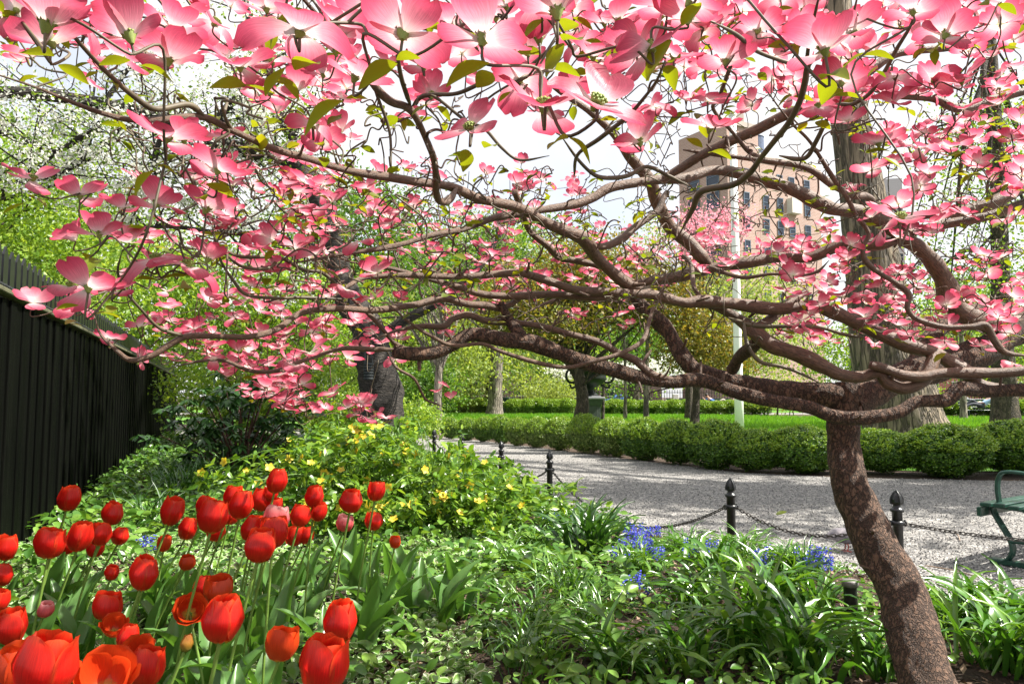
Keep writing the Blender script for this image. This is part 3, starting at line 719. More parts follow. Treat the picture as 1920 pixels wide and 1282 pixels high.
for k, (x, y, h, r_, mt, lab, n, s) in enumerate(wall):
    tree('leafy_tree', lab, [(x, y, 0), (x + .2, y, h * .4), (x, y, h * .8)], .22 + r_ * .03, .14, MAT['dark_bark'], MAT[mt],
         [(x, y, h, r_, r_ * .8, h * .42), (x - r_ * .4, y - .5, h * .62, r_ * .75, r_ * .7, h * .34), (x + r_ * .45, y + .5, h * .66, r_ * .7, r_ * .7, h * .34), (x, y - r_ * .4, h * .36, r_ * .8, r_ * .4, h * .3)], n, 14, s * 3.4, s, 100 + k, 'trees closing the view', limbs=8, twigs=24)

# ------------------------------------------------------------------ old cherry tree with white blossom and hanging feeder
CZ = 10.6
def pl(rows, Zd, w0, w1, per=5):
    a = np.array([P(*q[:2], q[2] if len(q) > 2 else Zd) for q in rows]); Zs = np.array([q[2] if len(q) > 2 else Zd for q in rows])
    s = spline(np.c_[a, Zs], per); t = np.linspace(0, 1, len(s)); w = np.interp(t, np.linspace(0, 1, len(np.atleast_1d(w0))), np.atleast_1d(w0)) if np.ndim(w0) else w0 + (w1 - w0) * t
    return s[:, :3], .5 * w * s[:, 3] / F
def cherry():
    b = P(712, 800, CZ); b[2] = 0
    root = thing('cherry_tree', 'old dark cherry tree with crooked trunk and white blossom behind the yellow shrub', 'tree', tuple(b))
    lim = [([(712, 880), (712, 820), (713, 785), (716, 740), (708, 700), (697, 655), (690, 615), (660, 570), (640, 520), (628, 470), (615, 420), (590, 360), (560, 310)], [86, 84, 82, 80, 76, 68, 62, 54, 46, 40, 38, 36, 32], 'trunk'),
           ([(570, 320), (520, 290), (470, 283), (420, 272), (370, 250), (310, 225), (240, 205), (160, 190), (80, 178), (-30, 172)], [34, 34, 32, 26, 22, 22, 24, 26, 24, 22], 'limb'),
           ([(560, 310), (548, 260), (520, 200), (500, 120), (470, 40), (450, -40)], [26, 22, 18, 14, 12, 10], 'limb'),
           ([(398, 262), (412, 220), (450, 180), (520, 150), (600, 120)], [16, 16, 14, 10, 5], 'limb'),
           ([(628, 470), (560, 460), (480, 440), (400, 435), (320, 425), (230, 430)], [18, 15, 12, 9, 7, 4], 'limb'),
           ([(300, 380), (300, 340), (290, 300), (300, 260)], [16, 14, 12, 8], 'limb'),
           ([(210, 205), (180, 240), (140, 265), (100, 285), (40, 260), (-20, 245)], [12, 11, 10, 9, 7, 4], 'limb'),
           ([(230, 235), (180, 290), (100, 330), (20, 345)], [8, 8, 7, 3], 'limb'),
           ([(700, 640), (760, 600), (830, 560), (900, 500), (940, 430)], [24, 20, 16, 12, 6], 'limb'),
           ([(200, 185), (240, 130), (270, 90), (260, 20)], [9, 8, 7, 4], 'limb')]
    nodes = []
    for rows, w, nm in lim:
        p, r = pl(rows, CZ, w, None, 6)
        mb = MB(); tube(mb, p - b, r, 20 if nm == 'trunk' else 12, 0, True, .10, 7, len(rows)); mb.build(nm, MAT['cherry_bark'], root)
        nodes.append(p)
    nodes = np.vstack(nodes[1:])
    r = np.random.default_rng(5); tw = MB(); ends = []
    for q in range(240):
        s = nodes[r.integers(len(nodes))]; d = rdir(1, .05, r)[0]; L = r.uniform(.5, 1.6)
        m1 = s + d * L * .5 + r.normal(size=3) * .1; e = s + d * L + r.normal(size=3) * .15
        pp = spline([s, m1, e], 5); tube(tw, pp - b, np.linspace(.016, .004, len(pp)), 4)
        ends += [pp[i] for i in range(3, len(pp))]
    tw.build('twigs', MAT['cherry_bark'], root)
    ends = np.array(ends); ends = ends[(ends[:, 0] < hz(640, CZ))]
    k = ends[r.integers(len(ends), size=1500)]
    T = np.repeat(k, 13, 0) + r.normal(size=(1500 * 13, 3)) * .075; n = len(T)
    bb = MB(); scatter(bb, LEAFQ[0] * np.array([1.5, 1, 1]), LEAFQ[1], frames(rdir(n, .4, r), rdir(n, 0, r)), T - b, r.uniform(.03, .055, n)); bb.build('blossom', MAT['blossom'], root)
    k = ends[r.integers(len(ends), size=900)]; T = np.repeat(k, 8, 0) + r.normal(size=(7200, 3)) * .14; n = len(T)
    bb = MB(); scatter(bb, *LEAFQ, frames(rdir(n, .4, r), rdir(n, 0, r)), T - b, r.uniform(.04, .08, n)); bb.build('leaves', MAT['lime'], root)
    # ribbed metal feeder hanging from the trunk on a strap
    c = P(691, 712, CZ - .55); fz = (CZ - .55) / F
    o = thing('bird_feeder', 'small ribbed dark metal can hanging on the cherry trunk', 'bird feeder', tuple(c))
    h = 32 * fz; R = 9.5 * fz; mb = MB(); pr = [(0, 0), (R * .96, 0)]
    for q in range(6): z = h * (q + .1) / 6; pr += [(R, z), (R, z + h * .10), (R * .9, z + h * .125), (R * .9, z + h * .15)]
    pr += [(R * .97, h), (R * .3, h * 1.03), (0, h * 1.03)]; lathe(mb, pr, 20); mb.build('can', MAT['feeder'], o)
    mb = MB(); tube(mb, [(-R * .8, 0, h * .9), (-R * .8, .02, h * 1.9), (-R * .6, .25, h * 2.2)], .012, 6); tube(mb, [(R * .8, 0, h * .95), (R * .2, .05, h * 1.7), (-R * .6, .25, h * 2.2)], .008, 6); mb.build('hanger', MAT['feeder'], o)
cherry()

# ------------------------------------------------------------------ kerria shrub (yellow flowers), rhododendron
def kerria():
    b = np.array([hz(740, 5.9), 5.9, .08]); root = thing('kerria_shrub', 'sprawling shrub with bright yellow flowers and arching green stems', 'shrub', tuple(b))
    r = np.random.default_rng(8); st = MB(); LT, LH, LN, LS = [], [], [], []; tips = []
    for q in range(300):
        a = r.uniform(0, 2 * PI); x0 = np.array([r.normal() * .28, r.normal() * .25, 0])
        out = np.array([math.cos(a) * (1.12 if math.cos(a) > 0 else .95), math.sin(a) * .85, 0]) * r.uniform(.1, 1) ** .6
        H = r.uniform(.25, .98) * (1 - .36 * (np.linalg.norm(out)) ** 2) * (1.0 if out[0] < .2 else .86 - .22 * min(1, out[0]))
        e = x0 + out * 1.05; e[2] = max(.06, H * r.uniform(.6, 1)); m = x0 + out * .45; m[2] = H * .9
        p = spline([x0, m, e, e + out * .12 + np.array([0, 0, -.03 + r.normal() * .05])], 6)
        tube(st, p, np.linspace(.004, .0015, len(p)), 4, 0, False)
        for i in range(6, len(p)):
            for _ in range(3):
                LT.append(p[i] + r.normal(size=3) * .02); d = r.normal(size=3) * .8 + (p[i] - p[i - 1]) * 12; LH.append(d); LN.append(r.normal(size=3) * .7 + [0, 0, 1]); LS.append(r.uniform(.04, .095))
        tips += [p[i] for i in range(9, len(p), 2)]
    st.build('stems', leafmat('kerria stem', [(.08, .17, .03), (.13, .24, .04)], .1), root)
    lf = grid_leaf(lambda u: .23 * math.sin(PI * min(1, u * 1.02 + .02)) ** .8 * (1.15 - .5 * u), 4, 3, .18, .10)
    mb = MB(); scatter(mb, lf[0], lf[1], frames(np.array(LN), np.array(LH)), np.array(LT), np.array(LS), 0, None, True); mb.build('leaves', MAT['kerria_leaf'], root)
    pt = grid_leaf(lambda u: .40 * math.sin(PI * min(1, u * .86 + .08)) ** .7, 4, 3, -.25, .10)
    fm = MB()
    for k in range(5):
        a = k * 2 * PI / 5; R = np.array([[math.cos(a), -math.sin(a), 0], [math.sin(a), math.cos(a), 0], [0, 0, 1]]); fm.add(pt[0] @ R.T, pt[1], 0)
    tube(fm, [(0, 0, 0), (0, 0, .14)], [.12, .10], 6, 0)
    fme = fm.mesh('flower', MAT['kerria_flower'])
    tips = np.array(tips); tips = tips[np.argsort(-(tips[:, 2] * 1.0 - tips[:, 1] * .7 + r.normal(size=len(tips)) * .25))][:260]
    for q in r.choice(len(tips), 99, replace=False):
        o = ob('flower', fme, root, tips[q] + np.array([0, -.02, .02]), (r.uniform(.3, 1.5), r.uniform(-.6, .6), r.uniform(-1.0, 1.0)), r.uniform(.024, .038))
kerria()
def rhodo():
    Z = 9.3; b = np.array([hz(455, Z), Z, .05]); root = thing('evergreen_shrub', 'dark leaved evergreen shrub in shade at the end of the black fence', 'shrub', tuple(b))
    r = np.random.default_rng(9); st = MB(); T, H, N = [], [], []
    for q in range(46):
        a = r.uniform(0, 2 * PI); R = r.uniform(.1, 1.0); e = np.array([math.cos(a) * R * 1.05, math.sin(a) * R * .8, r.uniform(.35, 1.35)])
        p = spline([np.r_[r.normal(size=2) * .12, 0], e * np.array([.4, .4, .5]), e], 6); tube(st, p, np.linspace(.02, .006, len(p)), 5)
        for w in range(4):
            c = e + r.normal(size=3) * .14
            for k in range(11):
                an = k * 2.4; T.append(c); H.append([math.cos(an), math.sin(an), .15 - .5 * r.random()]); N.append([math.cos(an) * .3, math.sin(an) * .3, 1])
    st.build('stems', plain('reddish shrub stem', (.11, .055, .04), .8, 0, .4), root)
    lf = grid_leaf(lambda u: .16 * math.sin(PI * min(1, u * .97 + .02)) ** .7, 5, 3, .22, .1)
    mb = MB(); n = len(T); scatter(mb, lf[0], lf[1], frames(np.array(N) + .3 * r.normal(size=(n, 3)), np.array(H)), np.array(T), r.uniform(.10, .17, n), 0, None, True); mb.build('leaves', MAT['rhodo'], root)
rhodo()

# ------------------------------------------------------------------ ground cover (nobody could count it)
def cover():
    r = np.random.default_rng(15)
    lv = grid_leaf(lambda u: .36 * math.sin(PI * min(1, u * .94 + .03)) ** .75 * (1.1 - .25 * u), 5, 5, .22, .12)
    BARE = [(*G(px_, py_, .07)[:2], a_, b_) for px_, py_, a_, b_ in ((1190, 1205, .26, .20), (1345, 1185, .20, .16), (935, 1262, .17, .12), (1010, 1150, .14, .2), (870, 1190, .12, .16), (1090, 1265, .15, .08), (1250, 1130, .14, .14))]
    def place(n_cl, xr, yr, keep, per, size, mat, h, spread):
        c = np.c_[r.uniform(*xr, n_cl), r.uniform(*yr, n_cl)]; c = c[inside(c, BED) & (edge_dist(c, BED) > .10)]; c = c[keep(c)]
        for q_ in BARE: c = c[np.hypot((c[:, 0] - q_[0]) / q_[2], (c[:, 1] - q_[1]) / q_[3]) > 1 + .35 * vnoise(np.c_[c, 0 * c[:, :1]], 14, 5)]
        T = np.repeat(c, per, 0) + r.normal(size=(len(c) * per, 2)) * spread; n = len(T)
        T = np.c_[T, bedz(T[:, 0], T[:, 1]) + h * (.25 + .75 * r.random(n))]
        mb = MB(); nr = rdir(n, 2.2, r); nr[:, 1] -= .12
        scatter(mb, lv[0], lv[1], frames(nr, rdir(n, -.1, r)), T, size * r.uniform(.55, 1.25, n), 0, lv[2], True)
        tag(mb.build('ground_cover_foliage', mat), kind='stuff')
    view = lambda c: (np.abs(c[:, 0] / c[:, 1]) < .8)
    dens = lambda c: vnoise(np.c_[c, 0 * c[:, :1]], 2.6, 31)
    right = lambda c: c[:, 0] / c[:, 1] > -.03
    place(5200, (-3.4, 1.8), (1.2, 6.2), lambda c: view(c) & (dens(c) > np.where(right(c), .12 + .2 * (c[:, 1] < 2.6), -.9)) & (c[:, 0] < .35 * c[:, 1]), 8, .038, MAT['cover'], .08, .05)
    place(4200, (-7.5, 1.6), (2.0, 13), lambda c: view(c) & (dens(c) < np.where(c[:, 1] > 5, 9, .05)) & (c[:, 0] < .16 * c[:, 1]), 8, .062, MAT['cover_green'], .16, .07)
    place(2600, (-9, -.5), (5.0, 18), lambda c: view(c), 9, .075, MAT['cover_green'], .22, .10)
    place(1500, (-.4, 2.4), (2.0, 6.0), lambda c: view(c) & (dens(c) < -.2), 7, .040, MAT['cover_green'], .08, .06)
    place(650, (1.0, 3.2), (2.2, 4.6), lambda c: view(c) & (dens(c) > .1), 5, .045, MAT['cover_green'], .07, .05)
cover()

# ------------------------------------------------------------------ strap leaved clumps
def strap_mesh(name, n, L, w, seed, mat, arch=1.0, spread=.06):
    r = np.random.default_rng(seed); mb = MB()
    for q in range(n):
        a = r.uniform(0, 2 * PI); l = L * r.uniform(.6, 1.15); lean = r.uniform(.25, 1.0) ** .6; k = 9
        t = np.linspace(0, 1, k)
        th = PI / 2 - lean * .45 - arch * lean * 2.1 * t ** 1.5           # pitch of the blade along its length
        ds = l / (k - 1); x = np.concatenate([[0], np.cumsum(np.cos(th[:-1]) * ds)]); z = np.maximum(np.concatenate([[0], np.cumsum(np.sin(th[:-1]) * ds)]), .01)
        o = r.normal(size=2) * spread; yaw = r.normal() * .35 * t ** 2
        ca, sa = np.cos(a + yaw), np.sin(a + yaw)
        c = np.stack([x * ca + o[0], x * sa + o[1], z], 1); sd = np.stack([-sa, ca, 0 * t], 1)
        tw = r.normal() * .5 * t; sd[:, 2] = np.sin(tw)
        ww = w * r.uniform(.7, 1.2) * (.45 + .55 * np.sin(PI * np.clip(t * .8 + .15, 0, 1))) * np.clip((1 - t) * 5, .04, 1)
        v = np.stack([c - sd * ww[:, None] / 2 + [0, 0, .1 * w], c - [0, 0, .12 * w], c + sd * ww[:, None] / 2 + [0, 0, .1 * w]], 1).reshape(-1, 3)
        f = [[i * 3 + j, i * 3 + j + 1, i * 3 + 4 + j, i * 3 + 3 + j] for i in range(k - 1) for j in (0, 1)]
        mb.add(v, f, 0, True)
    return mb.mesh(name, mat)
SM = {'lily': [strap_mesh('strap_leaf_clump', 52, .40, .026, s, MAT['strap'], 1.25) for s in (1, 2, 3)],
      'bell': [strap_mesh('narrow_leaf_clump', 90, .27, .010, s, MAT['strap'], 1.2) for s in (4, 5)],
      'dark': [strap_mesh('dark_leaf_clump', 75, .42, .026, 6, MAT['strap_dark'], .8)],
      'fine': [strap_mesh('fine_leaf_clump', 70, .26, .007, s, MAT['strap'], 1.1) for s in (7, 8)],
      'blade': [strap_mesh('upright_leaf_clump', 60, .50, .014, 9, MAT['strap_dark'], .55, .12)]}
CL = [  # px, py of the clump's foot, kind, scale, label
    (1500, 1268, 'lily', 1.1, "biggest strap leaf clump at the bottom, left of the dogwood trunk's foot"),
    (1385, 1235, 'lily', 1.0, "strap leaf clump at the bottom edge, second left of the dogwood trunk"),
    (1275, 1275, 'lily', .9, "flat spreading strap leaf clump at the bottom, beside bare soil"),
    (1640, 1275, 'lily', .75, "strap leaf clump touching the left side of the dogwood trunk's foot"),
    (1440, 1150, 'lily', 1.0, "strap leaf clump in the middle right bed, in front of the bluebells by the path"),
    (1345, 1105, 'lily', 1.0, "strap leaf clump left of the chain post, with bluebells at its left"),
    (1530, 1150, 'lily', .75, "strap leaf clump just left of the short capped pipe"),
    (1585, 1232, 'lily', .55, "strap leaf clump in front of the short capped pipe"),
    (1300, 1150, 'lily', .8, "strap leaf clump beside the bare patch of mulch"),
    (1385, 1050, 'bell', 1.15, "strap leaf clump at the foot of the chain post nearest the middle"),
    (1500, 1085, 'bell', 1.1, "narrow leaf clump under the right hand bluebells by the path edge"),
    (1450, 1080, 'bell', 1.0, "narrow leaf clump between chain post and right hand bluebells"),
    (1290, 1050, 'bell', 1.0, "narrow leaf clump at the path edge below the hanging chain"),
    (1100, 1050, 'dark', 1.05, "upright dark green strap clump below the slanting chain, left of the deep blue bluebells"),
    (1195, 1085, 'bell', 1.05, "narrow leaf clump from which the deep blue bluebells rise"),
    (1045, 1000, 'bell', .95, "narrow leaf clump at the right foot of the yellow flowered shrub"),
    (1060, 1140, 'fine', 1.3, "fine pale grassy clump lying flat in the middle of the bed"),
    (985, 1200, 'fine', 1.1, "fine grassy tuft in the middle of the bed near the bare mulch"),
    (1110, 1195, 'fine', 1.0, "fine dark grassy tuft right of the tulip leaves"),
    (1150, 1275, 'lily', .8, "small strap leaf clump at the bottom edge in the middle"),
    (1000, 1270, 'fine', 1.2, "fine grassy tuft at the bottom edge beside white edged leaves"),
    (1870, 1262, 'lily', 1.0, "strap leaf clump at the bottom right, right of the dogwood trunk"),
    (1915, 1200, 'lily', .9, "strap leaf clump at the right edge above the bottom corner"),
    (1830, 1185, 'lily', .85, "strap leaf clump right of the dogwood trunk at the gravel edge"),
    (1765, 1190, 'bell', .9, "small strap clump touching the right side of the dogwood trunk"),
    (1955, 1280, 'lily', 1.0, "strap leaf clump cut off by the bottom right corner"),
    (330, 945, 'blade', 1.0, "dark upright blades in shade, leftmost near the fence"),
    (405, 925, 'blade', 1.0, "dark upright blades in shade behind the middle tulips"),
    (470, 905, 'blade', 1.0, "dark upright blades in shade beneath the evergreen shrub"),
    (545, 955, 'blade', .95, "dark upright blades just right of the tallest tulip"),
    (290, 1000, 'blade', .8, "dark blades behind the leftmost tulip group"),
    (960, 1075, 'fine', 1.1, "fine grassy tuft between tulip leaves and dark strap clump"),
    (1000, 1035, 'bell', .9, "narrow leaf clump below the right end of the yellow shrub")]
for k, (px, py, kd, sc, lab) in enumerate(CL):
    c = G(px, py, .07); c[2] = bedz(c[0], c[1]) - .005
    ms = SM[kd]; o = ob(ms[0].name.split('.')[0], ms[k % len(ms)], None, c, (0, 0, k * 2.4), sc)
    tag(o, lab, 'plant', 'strap leaved clumps in the flower bed')

# bluebells: each clump of flower spikes is a plant
def bell_spike(mb, base, h, r, dens):
    top = base + np.array([r.normal() * .03, r.normal() * .03, h])
    p = spline([base, (base + top) / 2 + r.normal(size=3) * .008, top], 4); tube(mb, p, [.0022] * len(p), 4, 1, False)
    for i in range(dens):
        t = .5 + .5 * i / dens; c = base + (top - base) * t; a = i * 2.4 + r.uniform(0, 1)
        d = np.array([math.cos(a), math.sin(a), -.5 + .5 * (i / dens)]); d /= np.linalg.norm(d); l = .0115
        u = np.cross(d, [0, 0, 1]); u /= np.linalg.norm(u); w = np.cross(d, u); v = []
        for s, rr in ((0, .0025), (.6, .0034), (1, .0055)):
            for q in range(5): an = q * 2 * PI / 5; v.append(c + d * (.006 + s * l) + (u * math.cos(an) + w * math.sin(an)) * rr)
        mb.add(v, [[j * 5 + q, j * 5 + (q + 1) % 5, j * 5 + 5 + (q + 1) % 5, j * 5 + 5 + q] for j in (0, 1) for q in range(5)], 0)
BB = [((1165, 1245), (1030, 1085), 46, 26, 1025, "deep blue bluebells in the largest clump, in front of the slanting chain"),
      ((1170, 1235), (1010, 1030), 22, 24, 985, "deep blue bluebells just behind the largest clump, at the gravel edge"),
      ((1010, 1050), (990, 1005), 26, 20, 955, "pale blue bluebells at the foot of the chain post left of centre"),
      ((1060, 1095), (1000, 1015), 8, 18, 968, "few pale bluebells between two chain posts, right of the yellow shrub"),
      ((1285, 1335), (1065, 1080), 12, 20, 1010, "bluebells just left of the middle chain post"),
      ((1425, 1450), (1085, 1105), 9, 20, 1020, "bluebells just right of the middle chain post"),
      ((1480, 1560), (1085, 1110), 26, 20, 1022, "row of bluebells along the gravel left of the dogwood trunk"),
      ((260, 285), (1048, 1060), 10, 18, 1010, "pale blue bluebells behind the left tulips, near the fence"),
      ((1178, 1204), (1125, 1152), 8, 20, 1088, "lone small bluebells in front of the largest clump")]
for px, py, n, dens, pt, lab in BB:
    r = np.random.default_rng(int(px[0])); c0 = G(sum(px) / 2, sum(py) / 2, .05); c0[2] = bedz(c0[0], c0[1])
    root = thing('bluebell_clump', lab, 'flowers', tuple(c0), 0, 'bluebell clumps')
    for q in range(int(n * .7) + 1):
        b = G(r.uniform(*px), r.uniform(*py), .05); b[2] = max(bedz(b[0], b[1]), 0) 
        h = max(.12, (HC - (pt + r.uniform(-8, 14) - 744) / F * b[1]) - b[2]); mb = MB(); bell_spike(mb, b - c0, min(h, .42), r, int(dens * .7)); mb.build('flower_spike', [MAT['bluebell'], MAT['tulip_stem']], root)

# ------------------------------------------------------------------ tulips
def bloom(name, mat, R=.5, H=1.22, top=.62, seed=0, inner=.90, pinch=.5, flare=0.0):
    """closed cup of six overlapping petals, unit width"""
    r = np.random.default_rng(seed); mb = MB(); nu, nv = 11, 9
    for k in range(6):
        out = k % 2 == 0; a0 = k * PI / 3 + r.uniform(-.08, .08); sc = (1.0 if out else inner); hh = H * (1 + r.uniform(-.05, .05)) * (1.0 if out else .97)
        v, uv = [], []; lean = r.uniform(-.03, .05) + flare * (1 if out else .5)
        for i in range(nu):
            u = i / (nu - 1)
            prof = math.sin(PI * min(1, (u * .62 + .04))) ** .55 if u < .75 else None
            e = u ** .62
            rad = R * sc * (1.16 * math.sin(PI * (.05 + .58 * e)) ** .8) 
            rad = rad * (1 - max(0, u - .5) * 2 * (1 - top) * .8) + lean * u * u
            half = 1.12 * max(.10, (1 - abs((u - .52) / .50) ** 3.2)) ** .5
            for j in range(nv):
                s = -1 + 2 * j / (nv - 1); an = a0 + half * s
                rr = rad * (1 - (.05 if out else .0) * (1 - abs(s))) * (1 + .05 * s * s * (1 if out else -1)) + .012 * math.sin(5 * u + 3 * s + k)
                z = hh * (u * (1 - .05 * u) - .015 * math.sin(k + 2 * s))
                v.append([rr * math.cos(an), rr * math.sin(an), z]); uv.append([u, s])
        mb.add(v, [[i * nv + j, i * nv + j + 1, (i + 1) * nv + j + 1, (i + 1) * nv + j] for i in range(nu - 1) for j in range(nv - 1)], 0, True, np.array(uv))
    return mb.mesh(name, mat)
TB = {'s': [bloom('bloom', MAT['tulip_petal'], .44, 1.14, t, s) for t, s in ((.66, 1), (.50, 2), (.74, 3), (.58, 4))],
      'o': [bloom('bloom', MAT['tulip_orange'], .44, 1.06, t, s) for t, s in ((.85, 5), (.66, 6))],
      'open': [bloom('bloom', MAT['tulip_orange'], .42, .85, 1.0, 7, .85, .5, .16)],
      'pink': [bloom('bloom', MAT['tulip_pink'], .45, 1.05, .7, 8, .8, .5, .02)],
      'bud': [bloom('bloom', MAT['tulip_bud'], .5, 1.7, .4, 9)]}
tl = grid_leaf(lambda u: .13 * math.sin(PI * min(1, u * .93 + .05)) ** .75 * (1.15 - .45 * u), 10, 5, .35, .22, 0, .10)
def tleaf(bend, seed):
    r = np.random.default_rng(seed); v, f, uv = grid_leaf(lambda u: .125 * math.sin(PI * min(1, u * .92 + .06)) ** .75 * (1.2 - .5 * u), 10, 5, 0, .22, 0, .16)
    out = v.copy(); th = PI / 2 - .25 - bend * v[:, 1] ** 1.6
    # integrate the arch
    us = np.unique(v[:, 1]); th_u = PI / 2 - .22 - bend * us ** 1.6; du = np.gradient(us)
    X = np.cumsum(np.cos(th_u) * du); Z = np.cumsum(np.sin(th_u) * du); X -= X[0]; Z -= Z[0]
    xi = np.interp(v[:, 1], us, X); zi = np.interp(v[:, 1], us, Z); ti = np.interp(v[:, 1], us, th_u)
    out[:, 0] = v[:, 0]; out[:, 1] = xi - v[:, 2] * np.sin(ti); out[:, 2] = zi + v[:, 2] * np.cos(ti)
    mb = MB(); mb.add(out, f, 0, True, uv); return mb.mesh('leaf', MAT['tulip_leaf'])
TL = [tleaf(b, s) for b, s in ((.25, 1), (.55, 2), (.9, 3), (1.5, 4))]
TULIPS = [
    (129, 935, 40, 's', "tallest red tulip at left, alone against the black fence"),
    (212, 962, 38, 's', "red tulip at the top of the left group, right of the lone tall one"),
    (95, 1017, 52, 's', "fat red tulip leftmost of the left group, against the black fence"),
    (150, 1008, 45, 's', "red tulip in the middle of the left group, overlapping two others"),
    (188, 1000, 40, 's', "shiny red tulip in the left group under the topmost one"),
    (226, 1003, 32, 's', "small red tulip on the right end of the left group"),
    (178, 1027, 30, 's', "red tulip tucked low behind the left group"),
    (126, 1022, 30, 's', "red tulip mostly hidden between the two fat ones of the left group"),
    (12, 1028, 38, 's', "red tulip cut by the left edge, topmost of three"),
    (4, 1078, 36, 's', "red tulip cut by the left edge, middle of three"),
    (0, 1125, 34, 's', "red tulip cut by the left edge, lowest of three small ones"),
    (22, 1178, 52, 's', "large dark red tulip at the left edge above the biggest ones"),
    (210, 1072, 26, 's', "tiny wide open red tulip below the left group"),
    (270, 1076, 52, 's', "bright red tulip with open lip standing alone left of centre group"),
    (307, 1019, 26, 'o', "small orange red tulip just left of the middle group"),
    (351, 1052, 29, 'o', "small orange red tulip lowest at the left of the middle group"),
    (322, 961, 42, 's', "red tulip at the left end of the middle group, squarish top"),
    (352, 992, 34, 's', "glossy red tulip below the squarish one at the left of the middle group"),
    (388, 948, 36, 's', "red tulip peeping from behind the large one in the middle group"),
    (400, 970, 52, 's', "large red tulip in the left half of the middle group"),
    (437, 932, 34, 's', "red tulip behind the upper middle group, second from the top"),
    (452, 948, 44, 's', "red tulip leaning right in the upper part of the middle group"),
    (432, 965, 32, 's', "red tulip pressed right against the large one of the middle group"),
    (404, 995, 34, 's', "red tulip low behind the large one of the middle group"),
    (490, 938, 36, 's', "red tulip with a pale curled petal below the highest tulip"),
    (518, 903, 38, 's', "highest red tulip of the middle group"),
    (506, 924, 28, 's', "red tulip hidden directly behind the highest one"),
    (517, 947, 26, 's', "small red tulip above the pinkish open one"),
    (520, 968, 46, 'pink', "pinkish tulip with light edged petals in the middle group"),
    (475, 990, 45, 's', "red tulip left of the big front one in the middle group"),
    (512, 1000, 50, 's', "red tulip behind right of the big front one in the middle group"),
    (488, 1022, 56, 's', "biggest dark red tulip at the front of the middle group"),
    (563, 966, 38, 's', "red tulip at the right of the middle group with a shiny round petal"),
    (590, 932, 36, 's', "red tulip at the top right of the middle group"),
    (597, 960, 30, 's', "small red tulip right below the top right one of the middle group"),
    (552, 1004, 34, 's', "red tulip low at the right of the middle group, left of a pair"),
    (574, 1004, 28, 's', "small red tulip low at the right of the middle group, right of a pair"),
    (659, 937, 42, 's', "red tulip on a long leaning stem right of the middle group"),
    (705, 921, 32, 's', "rosy red tulip highest at the right, in front of the yellow shrub"),
    (700, 976, 32, 's', "red tulip below the rosy one, in front of the yellow shrub"),
    (647, 978, 32, 'pink', "pale pink double tulip in front of the shaded shrub"),
    (741, 1015, 22, 'o', "smallest tulip at the far right of the tulips"),
    (203, 1135, 50, 's', "dark red tulip above the drooping open one, left"),
    (384, 1100, 40, 's', "red tulip behind the orange red one in the lower middle"),
    (408, 1100, 50, 'o', "orange red tulip standing above the largest middle one"),
    (419, 1160, 75, 's', "largest round red tulip in the lower middle"),
    (356, 1143, 46, 'open', "nodding orange red tulip with creased petals, left of the largest round one"),
    (214, 1172, 38, 'open', "open tulip showing its inside below the dark red one at left"),
    (85, 1141, 28, 'pink', "small pale pink tulip in the leaves at left"),
    (238, 1195, 38, 's', "rosy tulip lying low between the open ones at left"),
    (260, 1217, 42, 'open', "ragged open tulip low at left above the bottom row"),
    (349, 1210, 20, 'bud', "closed tan tulip bud in the lower middle"),
    (530, 1205, 58, 'o', "orange red tulip in the lower middle, right of the largest round one"),
    (639, 1166, 64, 's', "large red tulip rightmost in the lower part"),
    (610, 1245, 92, 's', "very large red tulip at the bottom edge, rightmost of the bottom row"),
    (87, 1252, 106, 's', "very large red tulip in the bottom left corner, in front of its pair"),
    (30, 1250, 85, 'o', "orange red tulip at the bottom left corner behind the very large one"),
    (198, 1268, 84, 'open', "wide orange red tulip cut by the bottom edge at left"),
    (278, 1252, 62, 's', "dark red tulip at the bottom edge beside the wide orange one")]
def stem_tube(mb, a, b, rad):
    m = (a + b) / 2; m[:2] = a[:2] + (b[:2] - a[:2]) * .38; tube(mb, spline([a, m, b], 6), rad, 7, 0, False)
for k, (px, py, w, kind, lab) in enumerate(TULIPS):
    r = np.random.default_rng(200 + k)
    Z = .082 * F / w if kind != 'bud' else .045 * F / w
    Z = min(Z, (HC - .47) * F / (py - 744)) if py > 960 else min(Z, 3.1)
    Z = max(Z, (HC - .80) * F / (py - 744)) if py > 1000 else Z
    W = w * Z / F; c = P(px, py, Z); hgt = W * 1.1
    ln = np.array([r.uniform(.02, .15), r.uniform(-.03, .03)]) * (1.0 if px > 60 else .3)
    if kind == 'open': ln = np.array([-.06, .0])
    base = np.array([c[0] - ln[0] * 1.2, c[1] - ln[1], 0]); base[2] = bedz(base[0], base[1]) - .01
    ax = np.array([ln[0] * .8, ln[1], .5]); ax /= np.linalg.norm(ax)
    if kind == 'open': ax = np.array([.35, -.75, .55]) if px > 300 else np.array([.25, -.5, .8]); ax /= np.linalg.norm(ax)
    bot = c - ax * hgt * .5
    root = thing('tulip', lab, 'tulip', tuple(base), 0, 'red tulips in the flower bed')
    rot = Vector(ax).to_track_quat('Z', 'Y').to_euler()
    bo = ob('bloom', TB[kind][k % len(TB[kind])], root, bot - base, rot, W); bo.rotation_euler.rotate_axis('Z', r.uniform(0, 6.28)); bo.scale = (W * r.uniform(.94, 1.06), W * r.uniform(.94, 1.06), W * r.uniform(.90, 1.12)); 
    mb = MB(); stem_tube(mb, np.zeros(3), bot - base + ax * .01, .0042); mb.build('stem', MAT['tulip_stem'], root)
    for q in range(3):
        a = r.uniform(0, 2 * PI); ob('leaf', TL[(k + q) % 4], root, (.006 * math.cos(a), .006 * math.sin(a), .01 + .03 * q), (0, 0, a), r.uniform(.24, .36) * (1, 1, .8)[q])
